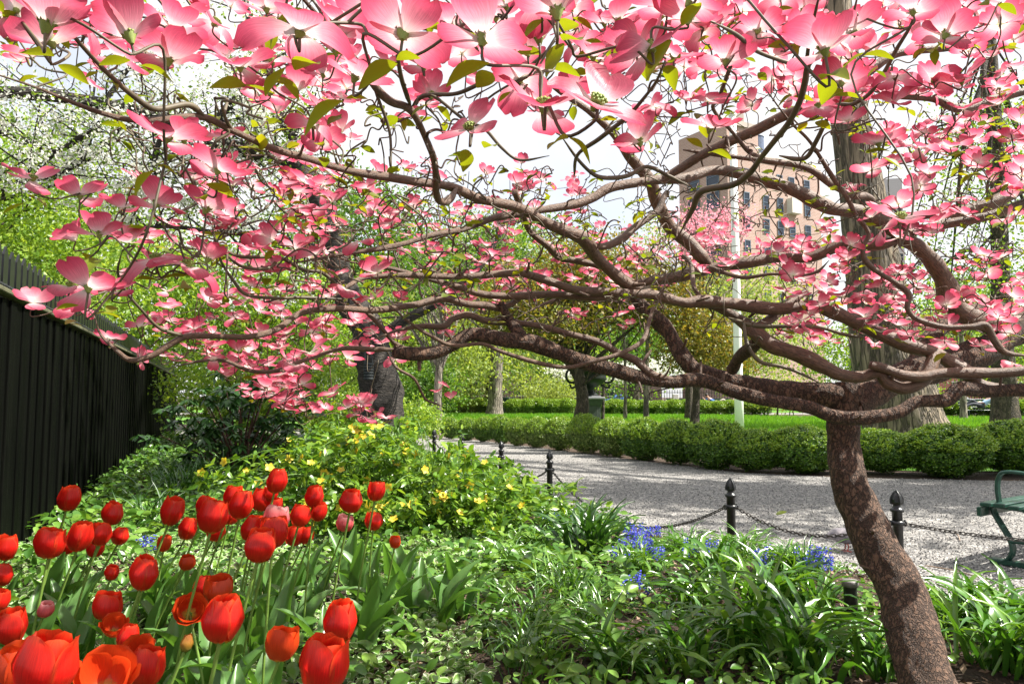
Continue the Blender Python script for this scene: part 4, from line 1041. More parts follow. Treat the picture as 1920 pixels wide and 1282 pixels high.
# tulip plants that carry leaves only
LEAFY = [(720, 1190, "leafy tulip plant without bloom, below the smallest tulip"), (775, 1175, "leafy tulip plant without bloom, tall blades in the middle of the leafy patch"),
         (825, 1185, "leafy tulip plant without bloom, broad blades near the right end of the leafy patch"), (868, 1170, "leafy tulip plant without bloom, rightmost, with folded back leaves"),
         (680, 1130, "leafy tulip plant without bloom, behind the large rightmost tulip"), (745, 1120, "leafy tulip plant without bloom under the smallest tulip, farther back"),
         (640, 1110, "leafy tulip plant without bloom beneath the pink double tulip"), (700, 1235, "leafy tulip plant without bloom, nearest, right of the very large bottom tulip"),
         (560, 1130, "leafy tulip plant without bloom in front of the middle group, right side"), (455, 1200, "leafy tulip plant without bloom right of the largest round tulip"),
         (310, 1190, "leafy tulip plant without bloom left of the tan bud"), (130, 1200, "leafy tulip plant without bloom below the small pale pink tulip"), (500, 1260, "leafy tulip plant without bloom at the bottom edge, middle")]
for k, (px, py, lab) in enumerate(LEAFY):
    r = np.random.default_rng(300 + k); c = G(px, py, .08); c[2] = bedz(c[0], c[1])
    root = thing('tulip_plant', lab, 'plant', tuple(c), 0, 'tulip plants without a bloom')
    for q in range(5):
        a = r.uniform(0, 2 * PI); ob('leaf', TL[(k + q * 3) % 4], root, (.03 * math.cos(a), .03 * math.sin(a), 0), (0, 0, a), r.uniform(.24, .37))

# ------------------------------------------------------------------ chain posts and chains
def post_proto():
    root = thing('chain_post', '', 'post')
    mb = MB(); lathe(mb, [(.0, -.03), (.036, -.03), (.033, .0), (.031, .02), (.0295, .405), (.040, .412), (.040, .424), (.030, .430), (.021, .442), (.021, .450)], 20)
    # vertical fluting beads
    mb.build('shaft', MAT['iron_black'], root)
    mb = MB(); lathe(mb, [(.021, .449), (.033, .455), (.036, .466), (.035, .484), (.028, .506), (.016, .524), (.0, .532)], 8, smooth=False)
    for q in range(4):
        a = q * PI / 2; pts = [(.037 * math.cos(a), .037 * math.sin(a), .457), (.037 * math.cos(a), .037 * math.sin(a), .485), (.022 * math.cos(a), .022 * math.sin(a), .517), (0, 0, .536)]
        tube(mb, spline(pts, 4), .0055, 6)
    mb.build('finial', MAT['iron_black'], root)
    mb = MB(); lathe(mb, [(.031, .325), (.040, .330), (.040, .350), (.031, .356)], 20)
    for s in (-1, 1):
        a = np.linspace(0, 2 * PI, 14); tube(mb, np.stack([s * .045 + 0 * a, .016 * np.cos(a), .340 + .016 * np.sin(a)], 1), .005, 6, 0, False)
    mb.build('chain_collar', MAT['iron_black'], root)
    return root
PP = [((1.0 * (1672 - 960) / F * 4.58), 4.58, "nearest black iron chain post, partly behind the dogwood trunk"),
      ((1365 - 960) / F * 5.25, 5.25, "black iron chain post left of the dogwood trunk, chains on both sides"),
      ((1030 - 960) / F * 7.9, 7.9, "black iron chain post at the middle, right of the yellow shrub"),
      ((940 - 960) / F * 9.6, 9.6, "black iron chain post just above the yellow shrub's right end"),
      ((867 - 960) / F * 11.4, 11.4, "small black chain post above the yellow shrub, second last"),
      ((815 - 960) / F * 12.9, 12.9, "farthest black chain post, half hidden behind kerria leaves")]
proto = post_proto()
for k, (x, y, lab) in enumerate(PP):
    o = proto if k == 0 else copy_tree(proto)
    o.location = (x, y, 0); o.rotation_euler = (0, 0, k * .3); tag(o, lab, 'post', 'iron chain posts along the path')
a_ = np.linspace(0, 2 * PI, 12, endpoint=False)
def link_geo(L, w, r):
    mb = MB(); pts = [( (L / 2 - w / 2) * (1 if math.cos(t) > 0 else -1) + w / 2 * math.cos(t), w / 2 * math.sin(t), 0) for t in a_]; pts.append(pts[0])
    tube(mb, pts, r, 6, 0, False); return np.concatenate(mb.v), np.concatenate(mb.f)
LV, LF = link_geo(.034, .019, .0034)
def chain(a, b, sag, lab):
    a = np.array(a, float); b = np.array(b, float); t = np.linspace(0, 1, 400)[:, None]
    p = a + (b - a) * t; p[:, 2] -= sag * 4 * (t * (1 - t))[:, 0]
    L = np.concatenate([[0], np.cumsum(np.linalg.norm(np.diff(p, axis=0), axis=1))]); n = int(L[-1] / .0255)
    s = (np.arange(n) + .5) * L[-1] / n; c = np.stack([np.interp(s, L, p[:, q]) for q in range(3)], 1); d = np.gradient(c, axis=0); d /= np.linalg.norm(d, axis=1)[:, None]
    up = np.zeros((n, 3)); up[:, 2] = 1; sd = np.cross(d, up); sd /= np.linalg.norm(sd, axis=1)[:, None]
    nrm = np.where((np.arange(n) % 2 == 0)[:, None], np.cross(sd, d) + .5 * sd, sd - .4 * np.cross(sd, d)); 
    nrm /= np.linalg.norm(nrm, axis=1)[:, None]; R = np.stack([d, np.cross(nrm, d), nrm], -1)
    mb = MB(); scatter(mb, LV, LF, R, c - a, 1.0, 0, None, True); o = mb.build('chain', MAT['chain']); o.location = a
    tag(o, lab, 'chain', 'chains between the posts')
zc = .338
ends = [np.array([x, y, zc]) for x, y, _ in PP]
labs = ["rusty chain drooping between the dogwood trunk post and the post left of it", "chain sloping from the middle right post down into the bed towards the next post", "chain hanging between the post right of the yellow shrub and the next farther one",
        "short chain hanging between the two small posts above the yellow shrub", "farthest chain, drooping to the last post behind the kerria leaves"]
for k in range(5):
    d = ends[k + 1] - ends[k]; d /= np.linalg.norm(d)
    chain(ends[k] + d * .045, ends[k + 1] - d * .045, (.13, .33, .17, .14, .14)[k], labs[k])
nxt = np.array([3.75, 3.9, zc]); d = nxt - ends[0]; d /= np.linalg.norm(d)
o = copy_tree(proto); o.location = (nxt[0], nxt[1], 0); tag(o, "black chain post beyond the right edge beside the bench", 'post', 'iron chain posts along the path')
chain(ends[0] + d * .045, nxt - d * .045, .05, "near level chain running right from the nearest post across the bench leg")
# short capped iron pipe
c = G(1597, 1190); h = HC - (1078 - 744) / F * c[1]
root = thing('iron_pipe', 'short black capped iron pipe standing in the bed left of the dogwood trunk', 'post', (c[0], c[1], 0))
mb = MB(); lathe(mb, [(0, -.03), (.030, -.03), (.030, h - .03)], 20); mb.build('shaft', MAT['iron_black'], root)
mb = MB(); lathe(mb, [(.030, h - .032), (.037, h - .03), (.038, h - .008), (.034, h - .002), (0, h)], 20); mb.build('cap', plain('worn cap', (.16, .15, .145), .6, .2, .4, 40), root)
mb = MB(); tube(mb, [(-.002, -.028, h * .52), (-.002, -.05, h * .52)], [.012, .010], 6); mb.build('bolt', MAT['iron_black'], root)

# ------------------------------------------------------------------ green park bench, right edge
def bench():
    root = thing('park_bench', 'dark green slatted park bench with curved iron legs at the right edge', 'bench', (3.17, 5.02, 0), math.atan2(.56, .83))
    # local: x along the bench, y = towards the path (front is +y), frame seen from its near end
    for x in (.05, 1.15, 2.2):
        mb = MB()
        def bar(pts, w=.045, t=.012):
            p = spline([(x, *q) for q in pts], 6); 
            tube(mb, p, t, 8)
            tube(mb, p + np.array([.02, 0, 0]), t, 8); tube(mb, p - np.array([.02, 0, 0]), t, 8)
        bar([(0.0, .02), (-.06, .03), (-.10, .08), (-.10, .15), (-.055, .24), (-.01, .32), (.0, .37), (-.03, .385)])
        bar([(-.62, .03), (-.55, .04), (-.50, .10), (-.47, .24), (-.44, .36), (-.52, .60), (-.60, .84)])
        bar([(-.02, .38), (-.2, .37), (-.44, .36)])
        bar([(-.10, .16), (-.3, .17), (-.49, .16)])
        mb.build('leg_frame', MAT['bench_green'], root)
        mb = MB(); box(mb, (x, -.31, .018), (.06, .68, .036), 0, None, .006); mb.build('foot_bar', MAT['bench_green'], root)
        mb = MB(); p = spline([(x, -.04, .38), (x, -.03, .50), (x, -.05, .585), (x, -.11, .61), (x, -.3, .60), (x, -.53, .60)], 6)
        for dx in (-.014, 0, .014): tube(mb, p + np.array([dx, 0, 0]), .011, 8)
        mb.build('armrest', MAT['bench_green'], root)
    for q in range(6):
        mb = MB(); y = -.0 - q * .083; z = .405 - .008 * q + (.0 if q else -.012)
        box(mb, (1.13, y, z), (2.40, .066, .026), 0, None, .005); mb.build('slat', MAT['bench_green'], root)
    mb = MB(); box(mb, (1.13, .035, .345), (2.42, .03, .062), 0, None, .005); mb.build('front_rail', MAT['bench_green'], root)
    for q in range(6):
        mb = MB(); R = Matrix.Rotation(math.radians(-71 + 180), 3, 'X')
        box(mb, (1.13, -.455 - q * .028, .46 + q * .078), (2.40, .064, .024), 0, R, .005); mb.build('back_slat', MAT['bench_green'], root)
bench()

# ------------------------------------------------------------------ pigeon pecking behind the trunk
def skin_fig(name, mat, verts, edges, rads, parent, loc=(0, 0, 0), sub=2):
    me = bpy.data.meshes.new(name); me.from_pydata([Vector(v) for v in verts], edges, []); me.update(); me.materials.append(mat)
    o = ob(name, me, parent, loc); sk = o.modifiers.new('skin', 'SKIN'); sk.use_smooth_shade = True
    for d, r_ in zip(me.skin_vertices[0].data, rads): d.radius = (r_, r_) if not hasattr(r_, '__len__') else r_
    me.skin_vertices[0].data[0].use_root = True
    su = o.modifiers.new('subd', 'SUBSURF'); su.levels = sub; su.render_levels = sub
    return o
def pigeon():
    b = G(1586, 1033); root = thing('pigeon', 'pale grey pigeon pecking at the gravel behind the dogwood trunk', 'pigeon', tuple(b), 0)
    m, n, l, bs, o = M('pigeon feathers'); v = texco(n, l)
    l.new(ramp(n, l, noise(n, l, v, 14, 3), [(.35, (.09, .085, .10)), (.55, (.22, .20, .22)), (.75, (.42, .38, .39))]), bs.inputs['Base Color']); bs.inputs['Roughness'].default_value = .7
    mb = MB(); sp_ = spline([(-.150, 0, .100, .008), (-.105, 0, .112, .030), (-.06, 0, .116, .048), (0, 0, .108, .056), (.05, 0, .098, .050), (.088, 0, .082, .034), (.115, 0, .060, .024), (.138, 0, .038, .023), (.155, 0, .026, .010)], 5)
    tube(mb, sp_[:, :3], sp_[:, 3], 18); mb.build('body', m, root)
    pale = plain('pigeon legs and beak', (.45, .12, .10), .6)
    mb = MB(); tube(mb, [(.15, 0, .03), (.168, 0, .014)], [.006, .002], 6); mb.build('beak', plain('beak', (.1, .09, .08), .5), root)
    for s in (-1, 1):
        mb = MB(); tube(mb, [(.0, s * .022, .07), (.012, s * .024, .035), (.0, s * .024, .004)], [.008, .004, .004], 6)
        for a in (-.5, 0, .5, PI): tube(mb, [(0, s * .024, .004), (.03 * math.cos(a), s * .024 + .03 * math.sin(a), .003)], [.003, .002], 5)
        mb.build('leg', pale, root)
        mb = MB(); w = grid_leaf(lambda u: .20 * math.sin(PI * min(1, u * .9 + .08)) ** .6, 7, 5, .05, .3)
        vv = w[0] * .17; mb.add(np.stack([.045 - vv[:, 1], s * (.050 - vv[:, 2] * .5 - .01 * (vv[:, 1] / .17)), .125 + vv[:, 0] - .02 * vv[:, 1] / .17], 1), w[1]); mb.build('wing', m, root)
pigeon()

# ------------------------------------------------------------------ white pole, urn, far furniture, people, building
PZ = 21.0
root = thing('flagpole', 'tall plain white pole rising behind the boxwood hedge', 'pole', (hz(1384, PZ), PZ, 0))
mb = MB(); lathe(mb, [(0, 0), (.125, 0), (.122, 1.2), (.112, 3.6), (.098, 9.15), (0, 9.16)], 24); mb.build('shaft', MAT['white_paint'], root)
mb = MB(); lathe(mb, [(.098, 9.15), (.115, 9.17), (.115, 9.22), (.05, 9.25), (0, 9.27)], 20); mb.build('cap', MAT['white_paint'], root)
UZ = 30.0
def urn():
    root = thing('urn', 'large dark bronze urn with scrolled handles on a square pedestal', 'urn', (hz(1106, UZ), UZ, 1.18)); root.scale = (1.45, 1.45, 1.45)
    s = UZ / F; z0 = 0
    mb = MB(); lathe(mb, [(0, -.03), (.20, -.03), (.22, .02), (.12, .08), (.10, .16), (.16, .22), (.34, .30), (.44, .40), (.46, .48), (.43, .56), (.47, .62), (.50, .64), (.46, .66), (.40, .60), (0, .52)], 28); mb.build('bowl', MAT['bronze_green'], root)
    for sgn in (-1, 1):
        mb = MB(); tube(mb, spline([(sgn * .40, 0, .34), (sgn * .58, 0, .36), (sgn * .66, 0, .52), (sgn * .60, 0, .68), (sgn * .52, 0, .66), (sgn * .54, 0, .58)], 6), .035, 8); tube(mb, spline([(sgn * .30, 0, .27), (sgn * .5, 0, .2), (sgn * .55, 0, .28)], 6), .03, 8); mb.build('handle', MAT['bronze_green'], root)
    p = thing('pedestal', 'square dark green stone pedestal carrying the bronze urn', 'pedestal', (hz(1106, UZ), UZ, 0), .1)
    m = plain('green grey pedestal stone', (.055, .07, .062), .6, 0, .3, 5, .2)
    mb = MB(); box(mb, (0, 0, .06), (1.0, 1.0, .16), 0, None, .02); mb.build('base', m, p)
    mb = MB(); v = []
    for z, h in ((.14, .36), (.7, .35), (.95, .43), (1.0, .44)):
        v += [[-h, -h, z], [h, -h, z], [h, h, z], [-h, h, z]]
    mb.add(v, [[L * 4 + q, L * 4 + (q + 1) % 4, L * 4 + 4 + (q + 1) % 4, L * 4 + 4 + q] for L in range(3) for q in range(4)], 0, False)
    for q in range(4):
        R = Matrix.Rotation(q * PI / 2, 3, 'Z'); box(mb, R @ Vector((0, -.355, .5)), (.46, .03, .46), 0, R, .008)
    mb.build('body', m, p)
    mb = MB(); box(mb, (0, 0, 1.05), (1.02, 1.02, .10), 0, None, .03); box(mb, (0, 0, 1.125), (.74, .74, .05), 0, None, .015); mb.build('top_slab', plain('pedestal slab', (.20, .21, .22), .6, 0, .25, 5, .2), p)
urn()
def far_bench(px, Z, L, lab, mat=None):
    root = thing('far_bench', lab, 'bench', (hz(px, Z), Z, 0), 0, 'benches beyond the lawn'); mat = mat or MAT['bench_green']
    mb = MB(); [box(mb, (0, -.12 + q * .14, .44), (L, .12, .03), 0, None, .006) for q in range(4)]; mb.build('seat', mat, root)
    mb = MB(); [box(mb, (0, .42 + q * .03, .56 + q * .13), (L, .03, .10), 0, None, .006) for q in range(4)]; mb.build('backrest', mat, root)
    for s in (-1, 1):
        mb = MB(); tube(mb, [(s * L * .42, -.15, 0), (s * L * .42, -.12, .43)], .03, 6); tube(mb, [(s * L * .42, .45, 0), (s * L * .42, .34, .43), (s * L * .42, .52, 1.0)], .03, 6); mb.build('leg', mat, root)
teal = plain('teal bench paint', (.03, .15, .12), .4, 0, .2, 10)
far_bench(880, 47.5, 1.7, "teal green bench left of the thick grey trunk", teal)
far_bench(752, 47.5, 1.7, "teal green bench seen right of the cherry trunk", teal)
far_bench(1345, 47.2, 1.9, "dark bench with a blue shirted person lying on it")
far_bench(1525, 42.5, 3.0, "long pale topped bench just left of the dogwood fork")
far_bench(1845, 37.6, 2.2, "long dark green bench at right with a reclining person")
far_bench(1275, 48, 1.7, "dark bench beside a small white box")
root = thing('litter_bin', 'dark green litter bin just right of the thick grey trunk', 'bin', (hz(949, 46.5), 46.5, 0))
mb = MB(); lathe(mb, [(0, .02), (.42, .02), (.44, .1), (.50, 1.0)], 20); mb.build('body', plain('bin green', (.012, .05, .04), .4, 0, .3, 10), root)
mb = MB(); lathe(mb, [(.50, 1.0), (.54, 1.01), (.54, 1.07), (.47, 1.07), (.44, .9), (0, .88)], 20); mb.build('rim', MAT['bench_green'], root)
root = thing('white_box', 'small white box standing by a far bench left of the blue dressed walker', 'box', (hz(1266, 47), 47, 0))
mb = MB(); box(mb, (0, 0, 1.12), (.34, .3, .34), 0, None, .02); mb.build('case', MAT['white_paint'], root); mb = MB(); box(mb, (0, 0, .48), (.08, .08, .95), 0, None, .01); mb.build('stand', MAT['iron_black'], root)
skin = plain('skin', (.55, .34, .25), .5, 0, .08); hair = plain('dark hair', (.03, .022, .018), .6); blue = plain('blue shirt', (.05, .16, .55), .8); pale_b = plain('pale blue shirt', (.28, .42, .60), .8); denim = plain('pale trousers', (.45, .42, .36), .8); dark = plain('dark trousers', (.04, .045, .06), .8)
def person(name_lab, loc, pose, shirt, trou, rz=0, s=1.0):
    root = thing('person', name_lab, 'person', loc, rz)
    if pose == 'stand':
        hip, sh, hd = (0, 0, .92), (0, 0, 1.42), (0, -.02, 1.62)
        legs = [[(-.09, 0, .90), (-.10, -.06, .48), (-.10, .04, .05), (-.10, -.12, .03)], [(.09, 0, .90), (.10, .06, .48), (.10, .16, .06), (.10, .02, .03)]]
        arms = [[(-.19, 0, 1.38), (-.25, .04, 1.10), (-.24, -.08, .86)], [(.19, 0, 1.38), (.25, -.02, 1.10), (.22, -.14, .88)]]
    else:   # reclining sideways along a bench, knees raised
        hip, sh, hd = (0, 0, .58), (-.42, 0, .88), (-.60, 0, 1.08)
        legs = [[(.05, -.08, .58), (.42, -.10, .86), (.78, -.10, .52), (.92, -.1, .56)], [(.05, .08, .58), (.48, .08, .66), (.90, .08, .52), (1.04, .08, .56)]]
        arms = [[(-.40, -.18, .84), (-.20, -.24, .70), (.06, -.2, .74)], [(-.44, .18, .88), (-.62, .26, .80), (-.80, .2, .98)]]
    V = [hip, tuple((np.array(hip) + sh) / 2), sh, tuple(np.array(sh) * .55 + np.array(hd) * .45), hd, tuple(np.array(hd) + (0, 0, .12))]; E = [(0, 1), (1, 2), (2, 3), (3, 4), (4, 5)]; R = [.13, .125, .125, .055, .095, .07]
    for q, ch in enumerate(legs + arms):
        at = 0 if q < 2 else 2; rr = [.085, .065, .045, .04] if q < 2 else [.055, .042, .032]
        for i, c in enumerate(ch):
            V.append(c); R.append(rr[i]); E.append((at if i == 0 else len(V) - 2, len(V) - 1))
    skin_fig('body', skin, V, E, [r * s for r in R], root)
    mb = MB(); n = np.array(hd) + (0, .012, .055); lathe(mb, [(.0, -.10), (.085, -.06), (.112, 0), (.10, .06), (.06, .095), (0, .105)], 14, n); mb.build('hair', hair, root)
    # clothes follow the body a few millimetres outside it
    skin_fig('shirt', shirt, V[:3] + [a for ch in arms for a in ch[:2]], [(0, 1), (1, 2), (2, 3), (3, 4), (2, 5), (5, 6)], [.145, .14, .14, .07, .055, .07, .055], root)
    skin_fig('trousers', trou, [hip] + [a for ch in legs for a in ch[:3]], [(0, 1), (1, 2), (2, 3), (0, 4), (4, 5), (5, 6)], [.14, .10, .08, .06, .10, .08, .06], root)
    return root
person('walker in a blue top and pale trousers far beyond the lawn', (hz(1297, 60), 60, 0), 'stand', blue, denim, .4)
person('person in a bright blue shirt reclining on a far bench left of the white pole', (hz(1340, 47.2), 47.0, 0.1), 'lie', blue, denim)
person('person in pale blue reclining on the far bench at right', (hz(1835, 37.5), 37.4, .1), 'lie', pale_b, dark, PI)
# parked cars and street front far behind
def car(px, Z, col, lab, s=1.0):
    root = thing('parked_car', lab, 'car', (hz(px, Z), Z, 0), 0, 'cars parked on the far street'); m = plain(lab[:12], col, .25, .2, .05)
    prof = [(-2.2, .35), (-2.25, .75), (-1.5, .92), (-.8, 1.38), (.7, 1.40), (1.5, .98), (2.2, .85), (2.25, .35)]
    mb = MB(); k = len(prof); v = [(x, y * (.82 if z > 1.2 else 1), z) for y in (-.85, .85) for x, z in prof]
    mb.add(v, [[q, (q + 1) % k, k + (q + 1) % k, k + q] for q in range(k)], 0, False); k0 = mb.n - 2 * k
    mb.f.append(np.array([list(range(k))[::-1], list(range(k, 2 * k))]) + k0); mb.v.append(np.zeros((0, 3))); mb.uv.append(np.zeros((0, 2))); mb.mi.append(0); mb.sm.append(False)
    mb.build('body', m, root); gl = plain('car glass', (.03, .04, .05), .1)
    mb = MB(); mb.add([(-1.25, -.845, .95), (1.25, -.845, .97), (.65, -.72, 1.34), (-.72, -.72, 1.32)], [[0, 1, 2, 3]], 0, False); mb.build('window', gl, root)
    for x in (-1.4, 1.4):
        mb = MB(); tube(mb, [(x, -.90, .33), (x, -.70, .33)], .33, 16); mb.build('wheel', MAT['iron_black'], root)
car(1742, 90, (.75, .75, .76), "white parked car beyond the iron railings, left one")
car(1783, 90, (.62, .64, .66), "silver parked car beyond the iron railings, right one")
car(1545, 90, (.03, .10, .45), "blue vehicle glimpsed above the dogwood fork")
car(1168, 90, (.10, .25, .60), "blue car glimpsed right of the urn")
root = thing('iron_railing', 'black iron railing along the far street edge', 'railing', (0, 85.5, 0))
mb = MB()
for x in np.arange(-60, 62, .30): box(mb, (x, 0, .95), (.05, .05, 1.9))
for z in (.25, 1.6): box(mb, (0, -.03, z), (122, .04, .06))
mb.build('bars', MAT['iron_black'], root)

def brickmat(name, c1, c2, mortar, sc=1.0):
    m, n, l, bs, o = M(name); v = texco(n, l, 'UV', (1, 1, 1))
    b = n.new("ShaderNodeTexBrick"); b.inputs['Scale'].default_value = 1.0; b.inputs['Brick Width'].default_value = .55; b.inputs['Row Height'].default_value = .22; b.inputs['Mortar Size'].default_value = .025
    for k, c in (('Color1', c1), ('Color2', c2), ('Mortar', mortar)): b.inputs[k].default_value = (*c, 1)
    l.new(v, b.inputs['Vector']); c = mixc(n, l, .5, b.outputs[0], ramp(n, l, noise(n, l, texco(n, l), .25, 5), [(.35, (.75, .75, .75)), (.7, (1.15, 1.1, 1.1))]), 'MULTIPLY')
    l.new(c, bs.inputs['Base Color']); bs.inputs['Roughness'].default_value = .85; return m
def wallquad(mb, a, b, z0, z1, mi=0):
    a, b = np.array(a), np.array(b); L = np.linalg.norm(b - a)
    mb.add([(*a, z0), (*b, z0), (*b, z1), (*a, z1)], [[0, 1, 2, 3]], mi, False, np.array([[0, z0], [L, z0], [L, z1], [0, z1]]))
def block(name_parent, corners, z0, z1, mat, nm='wall'):
    mb = MB(); n = len(corners)
    for q in range(n): wallquad(mb, corners[q], corners[(q + 1) % n], z0, z1)
    mb.add([(*c, z1) for c in corners], [list(range(n))], 0, False); mb.build(nm, mat, name_parent)
def windows(parent, a, b, cols, rows, w, h, glass, frame, skip=()):
    """each window: glass set into a frame that stands proud of the wall a-b (outside on the right hand of a->b)"""
    a, b = np.array(a, float), np.array(b, float); d = (b - a) / np.linalg.norm(b - a); out = np.array([d[1], -d[0]]); R = np.array([[d[0], -out[0], 0], [d[1], -out[1], 0], [0, 0, 1]])
    for x in cols:
        for z in rows:
            if (x, z) in skip: continue
            c = np.array([*(a + d * x + out * .02), z])
            mb = MB(); box(mb, c, (w, .10, h), 0, R); wo = mb.build('window', glass, parent)
            mb = MB(); o_ = np.array([*out, 0]) * .07
            for dz in (-h / 2, 0, h / 2): box(mb, c + o_ + (0, 0, dz), (w + .16, .08, .12 if dz else .08), 0, R)
            for dx in (-w / 2, w / 2): box(mb, c + o_ + np.array([*(d * dx), 0]), (.1, .07, h), 0, R)
            mb.build('frame', frame, wo)
def building():
    Z = 100; s = Z / F
    C = np.array([hz(1372, Z), Z]); root = thing('apartment_building', 'tall brick apartment building with stepped roof seen through the branches', 'building', (0, 0, 0))
    br = brickmat('pink brown brick', (.42, .27, .225), (.36, .22, .18), (.46, .40, .36)); brd = brickmat('dark brick', (.30, .19, .15), (.25, .15, .12), (.3, .26, .23))
    gl = plain('dark window glass', (.02, .03, .05), .12, 0, .4, .2); fr = plain('blue grey window frame', (.10, .14, .20), .6); wht = plain('pale trim', (.62, .58, .52), .7)
    da = np.array([.88, .475]); db = np.array([-.50, .866])            # both faces recede from the near corner
    top = ph(213, Z); low = ph(268, Z); A = C; B = C + da * (75 * s / .9); D = C + db * 9.5; E = B + db * 9.5
    block(root, [A, B, E, D], 0, top, br)
    B2 = B + da * (175 * s); E2 = B2 + db * 9; block(root, [B + da * .02, B2, E2, B + da * .02 + db * 9], 0, low, br, 'wing_wall')
    for (p, q, z) in ((A, B, top), (B + da * .02, B2, low)):
        mb = MB(); d = (q - p) / np.linalg.norm(q - p); o_ = np.array([d[1], -d[0]]); R = np.array([[d[0], -o_[0], 0], [d[1], -o_[1], 0], [0, 0, 1]])
        box(mb, [*((p + q) / 2 + o_ * .1), z - .2], (np.linalg.norm(q - p) + .2, .35, .7), 0, R); mb.build('parapet', wht if z == low else br, root)
    mb = MB(); R = np.array([[da[0], .34, 0], [da[1], .94, 0], [0, 0, 1]])
    box(mb, [*(A + da * 2.0 + np.array([.5, 1.5]) * 2), top + 1.0], (2.6, 3, 2.2), 0, R); box(mb, [*(A + da * .9 - db * 0 + np.array([.3, 1]) * 4), top + .7], (1.4, 2, 1.6), 0, R); mb.build('roof_hut', brd, root)
    rows = [z for z in np.arange(low - 3.4, 6, -3.35)]
    windows(root, A, B, [1.0, 3.4], rows[:7], 1.0, 1.9, gl, fr)
    windows(root, B, B2, [1.2, 4.0, 6.4, 9.6], rows[:6], 1.05, 1.9, gl, fr, {(6.4, rows[1])})
    windows(root, D, A, [6.8, 3.0], rows[:7], 2.2, 2.2, gl, fr)
    # white enclosed balcony and cloth awning
    mb = MB(); dd = da; o_ = np.array([da[1], -da[0]]); Rr = np.array([[dd[0], -o_[0], 0], [dd[1], -o_[1], 0], [0, 0, 1]])
    c = B + da * 6.4 + o_ * .5; box(mb, [*c, rows[1]], (2.0, 1.0, 2.2), 0, Rr); mb.build('white_bay', wht, root)
    # timber water tank on its stand
    t0 = B + da * 4.6 + db * 5; t = thing('water_tank', 'blue grey rooftop water tank on legs above the brick building', 'water tank', (t0[0], t0[1], low))
    tz = 44 * s; m = plain('blue grey tank staves', (.07, .10, .17), .7, 0, .3, 3)
    mb = MB(); lathe(mb, [(0, 2.0), (1.45, 2.0), (1.42, 4.6), (1.5, 4.62), (.2, 5.4), (0, 5.45)], 18, smooth=False); mb.build('tank', m, t)
    for a in range(4):
        mb = MB(); x, y = 1.1 * math.cos(a * PI / 2 + .6), 1.1 * math.sin(a * PI / 2 + .6); box(mb, (x, y, 1.0), (.16, .16, 2.0)); mb.build('leg', MAT['iron_black'], t)
    # far pale tower, and red townhouse by the street
    r2 = thing('far_tower', 'pale distant apartment block between leaning trunk and right edge', 'building', (0, 0, 0))
    p = [np.array([hz(1655, 150), 150]), np.array([hz(1700, 150), 149]), np.array([hz(1700, 150), 165]), np.array([hz(1655, 150), 165])]
    block(r2, p, 0, ph(330, 150), plain('pale tower wall', (.45, .44, .45), .8)); windows(r2, p[0], p[1], [1.0, 2.6, 4.2], list(np.arange(26, 42, 3.2)), .9, 1.6, gl, wht)
    r3 = thing('townhouse', 'red brick townhouse glimpsed beyond the parked cars at right', 'building', (0, 0, 0))
    p = [np.array([hz(1690, 104), 104]), np.array([hz(1960, 104), 104]), np.array([hz(1960, 104), 114]), np.array([hz(1690, 104), 114])]
    block(r3, p, 0, 11, brickmat('red brick', (.42, .13, .09), (.35, .10, .07), (.4, .3, .27))); windows(r3, p[0], p[1], [1.5, 4.5, 7.5, 10.5, 13.5, 16.5, 19], [2.2, 5.6, 9], 1.1, 2.0, gl, wht)
    r4 = thing('townhouse', 'brownstone house front far behind the trees left of the brick building', 'building', (0, 0, 0))
    p = [np.array([hz(700, 104), 104]), np.array([hz(1240, 104), 104]), np.array([hz(1240, 104), 114]), np.array([hz(700, 104), 114])]
    block(r4, p, 0, 10.5, brickmat('brownstone', (.24, .16, .12), (.20, .13, .10), (.25, .2, .17))); windows(r4, p[0], p[1], [2 + 3.1 * q for q in range(12)], [2.2, 5.6, 8.6], 1.1, 2.0, gl, wht)
building()

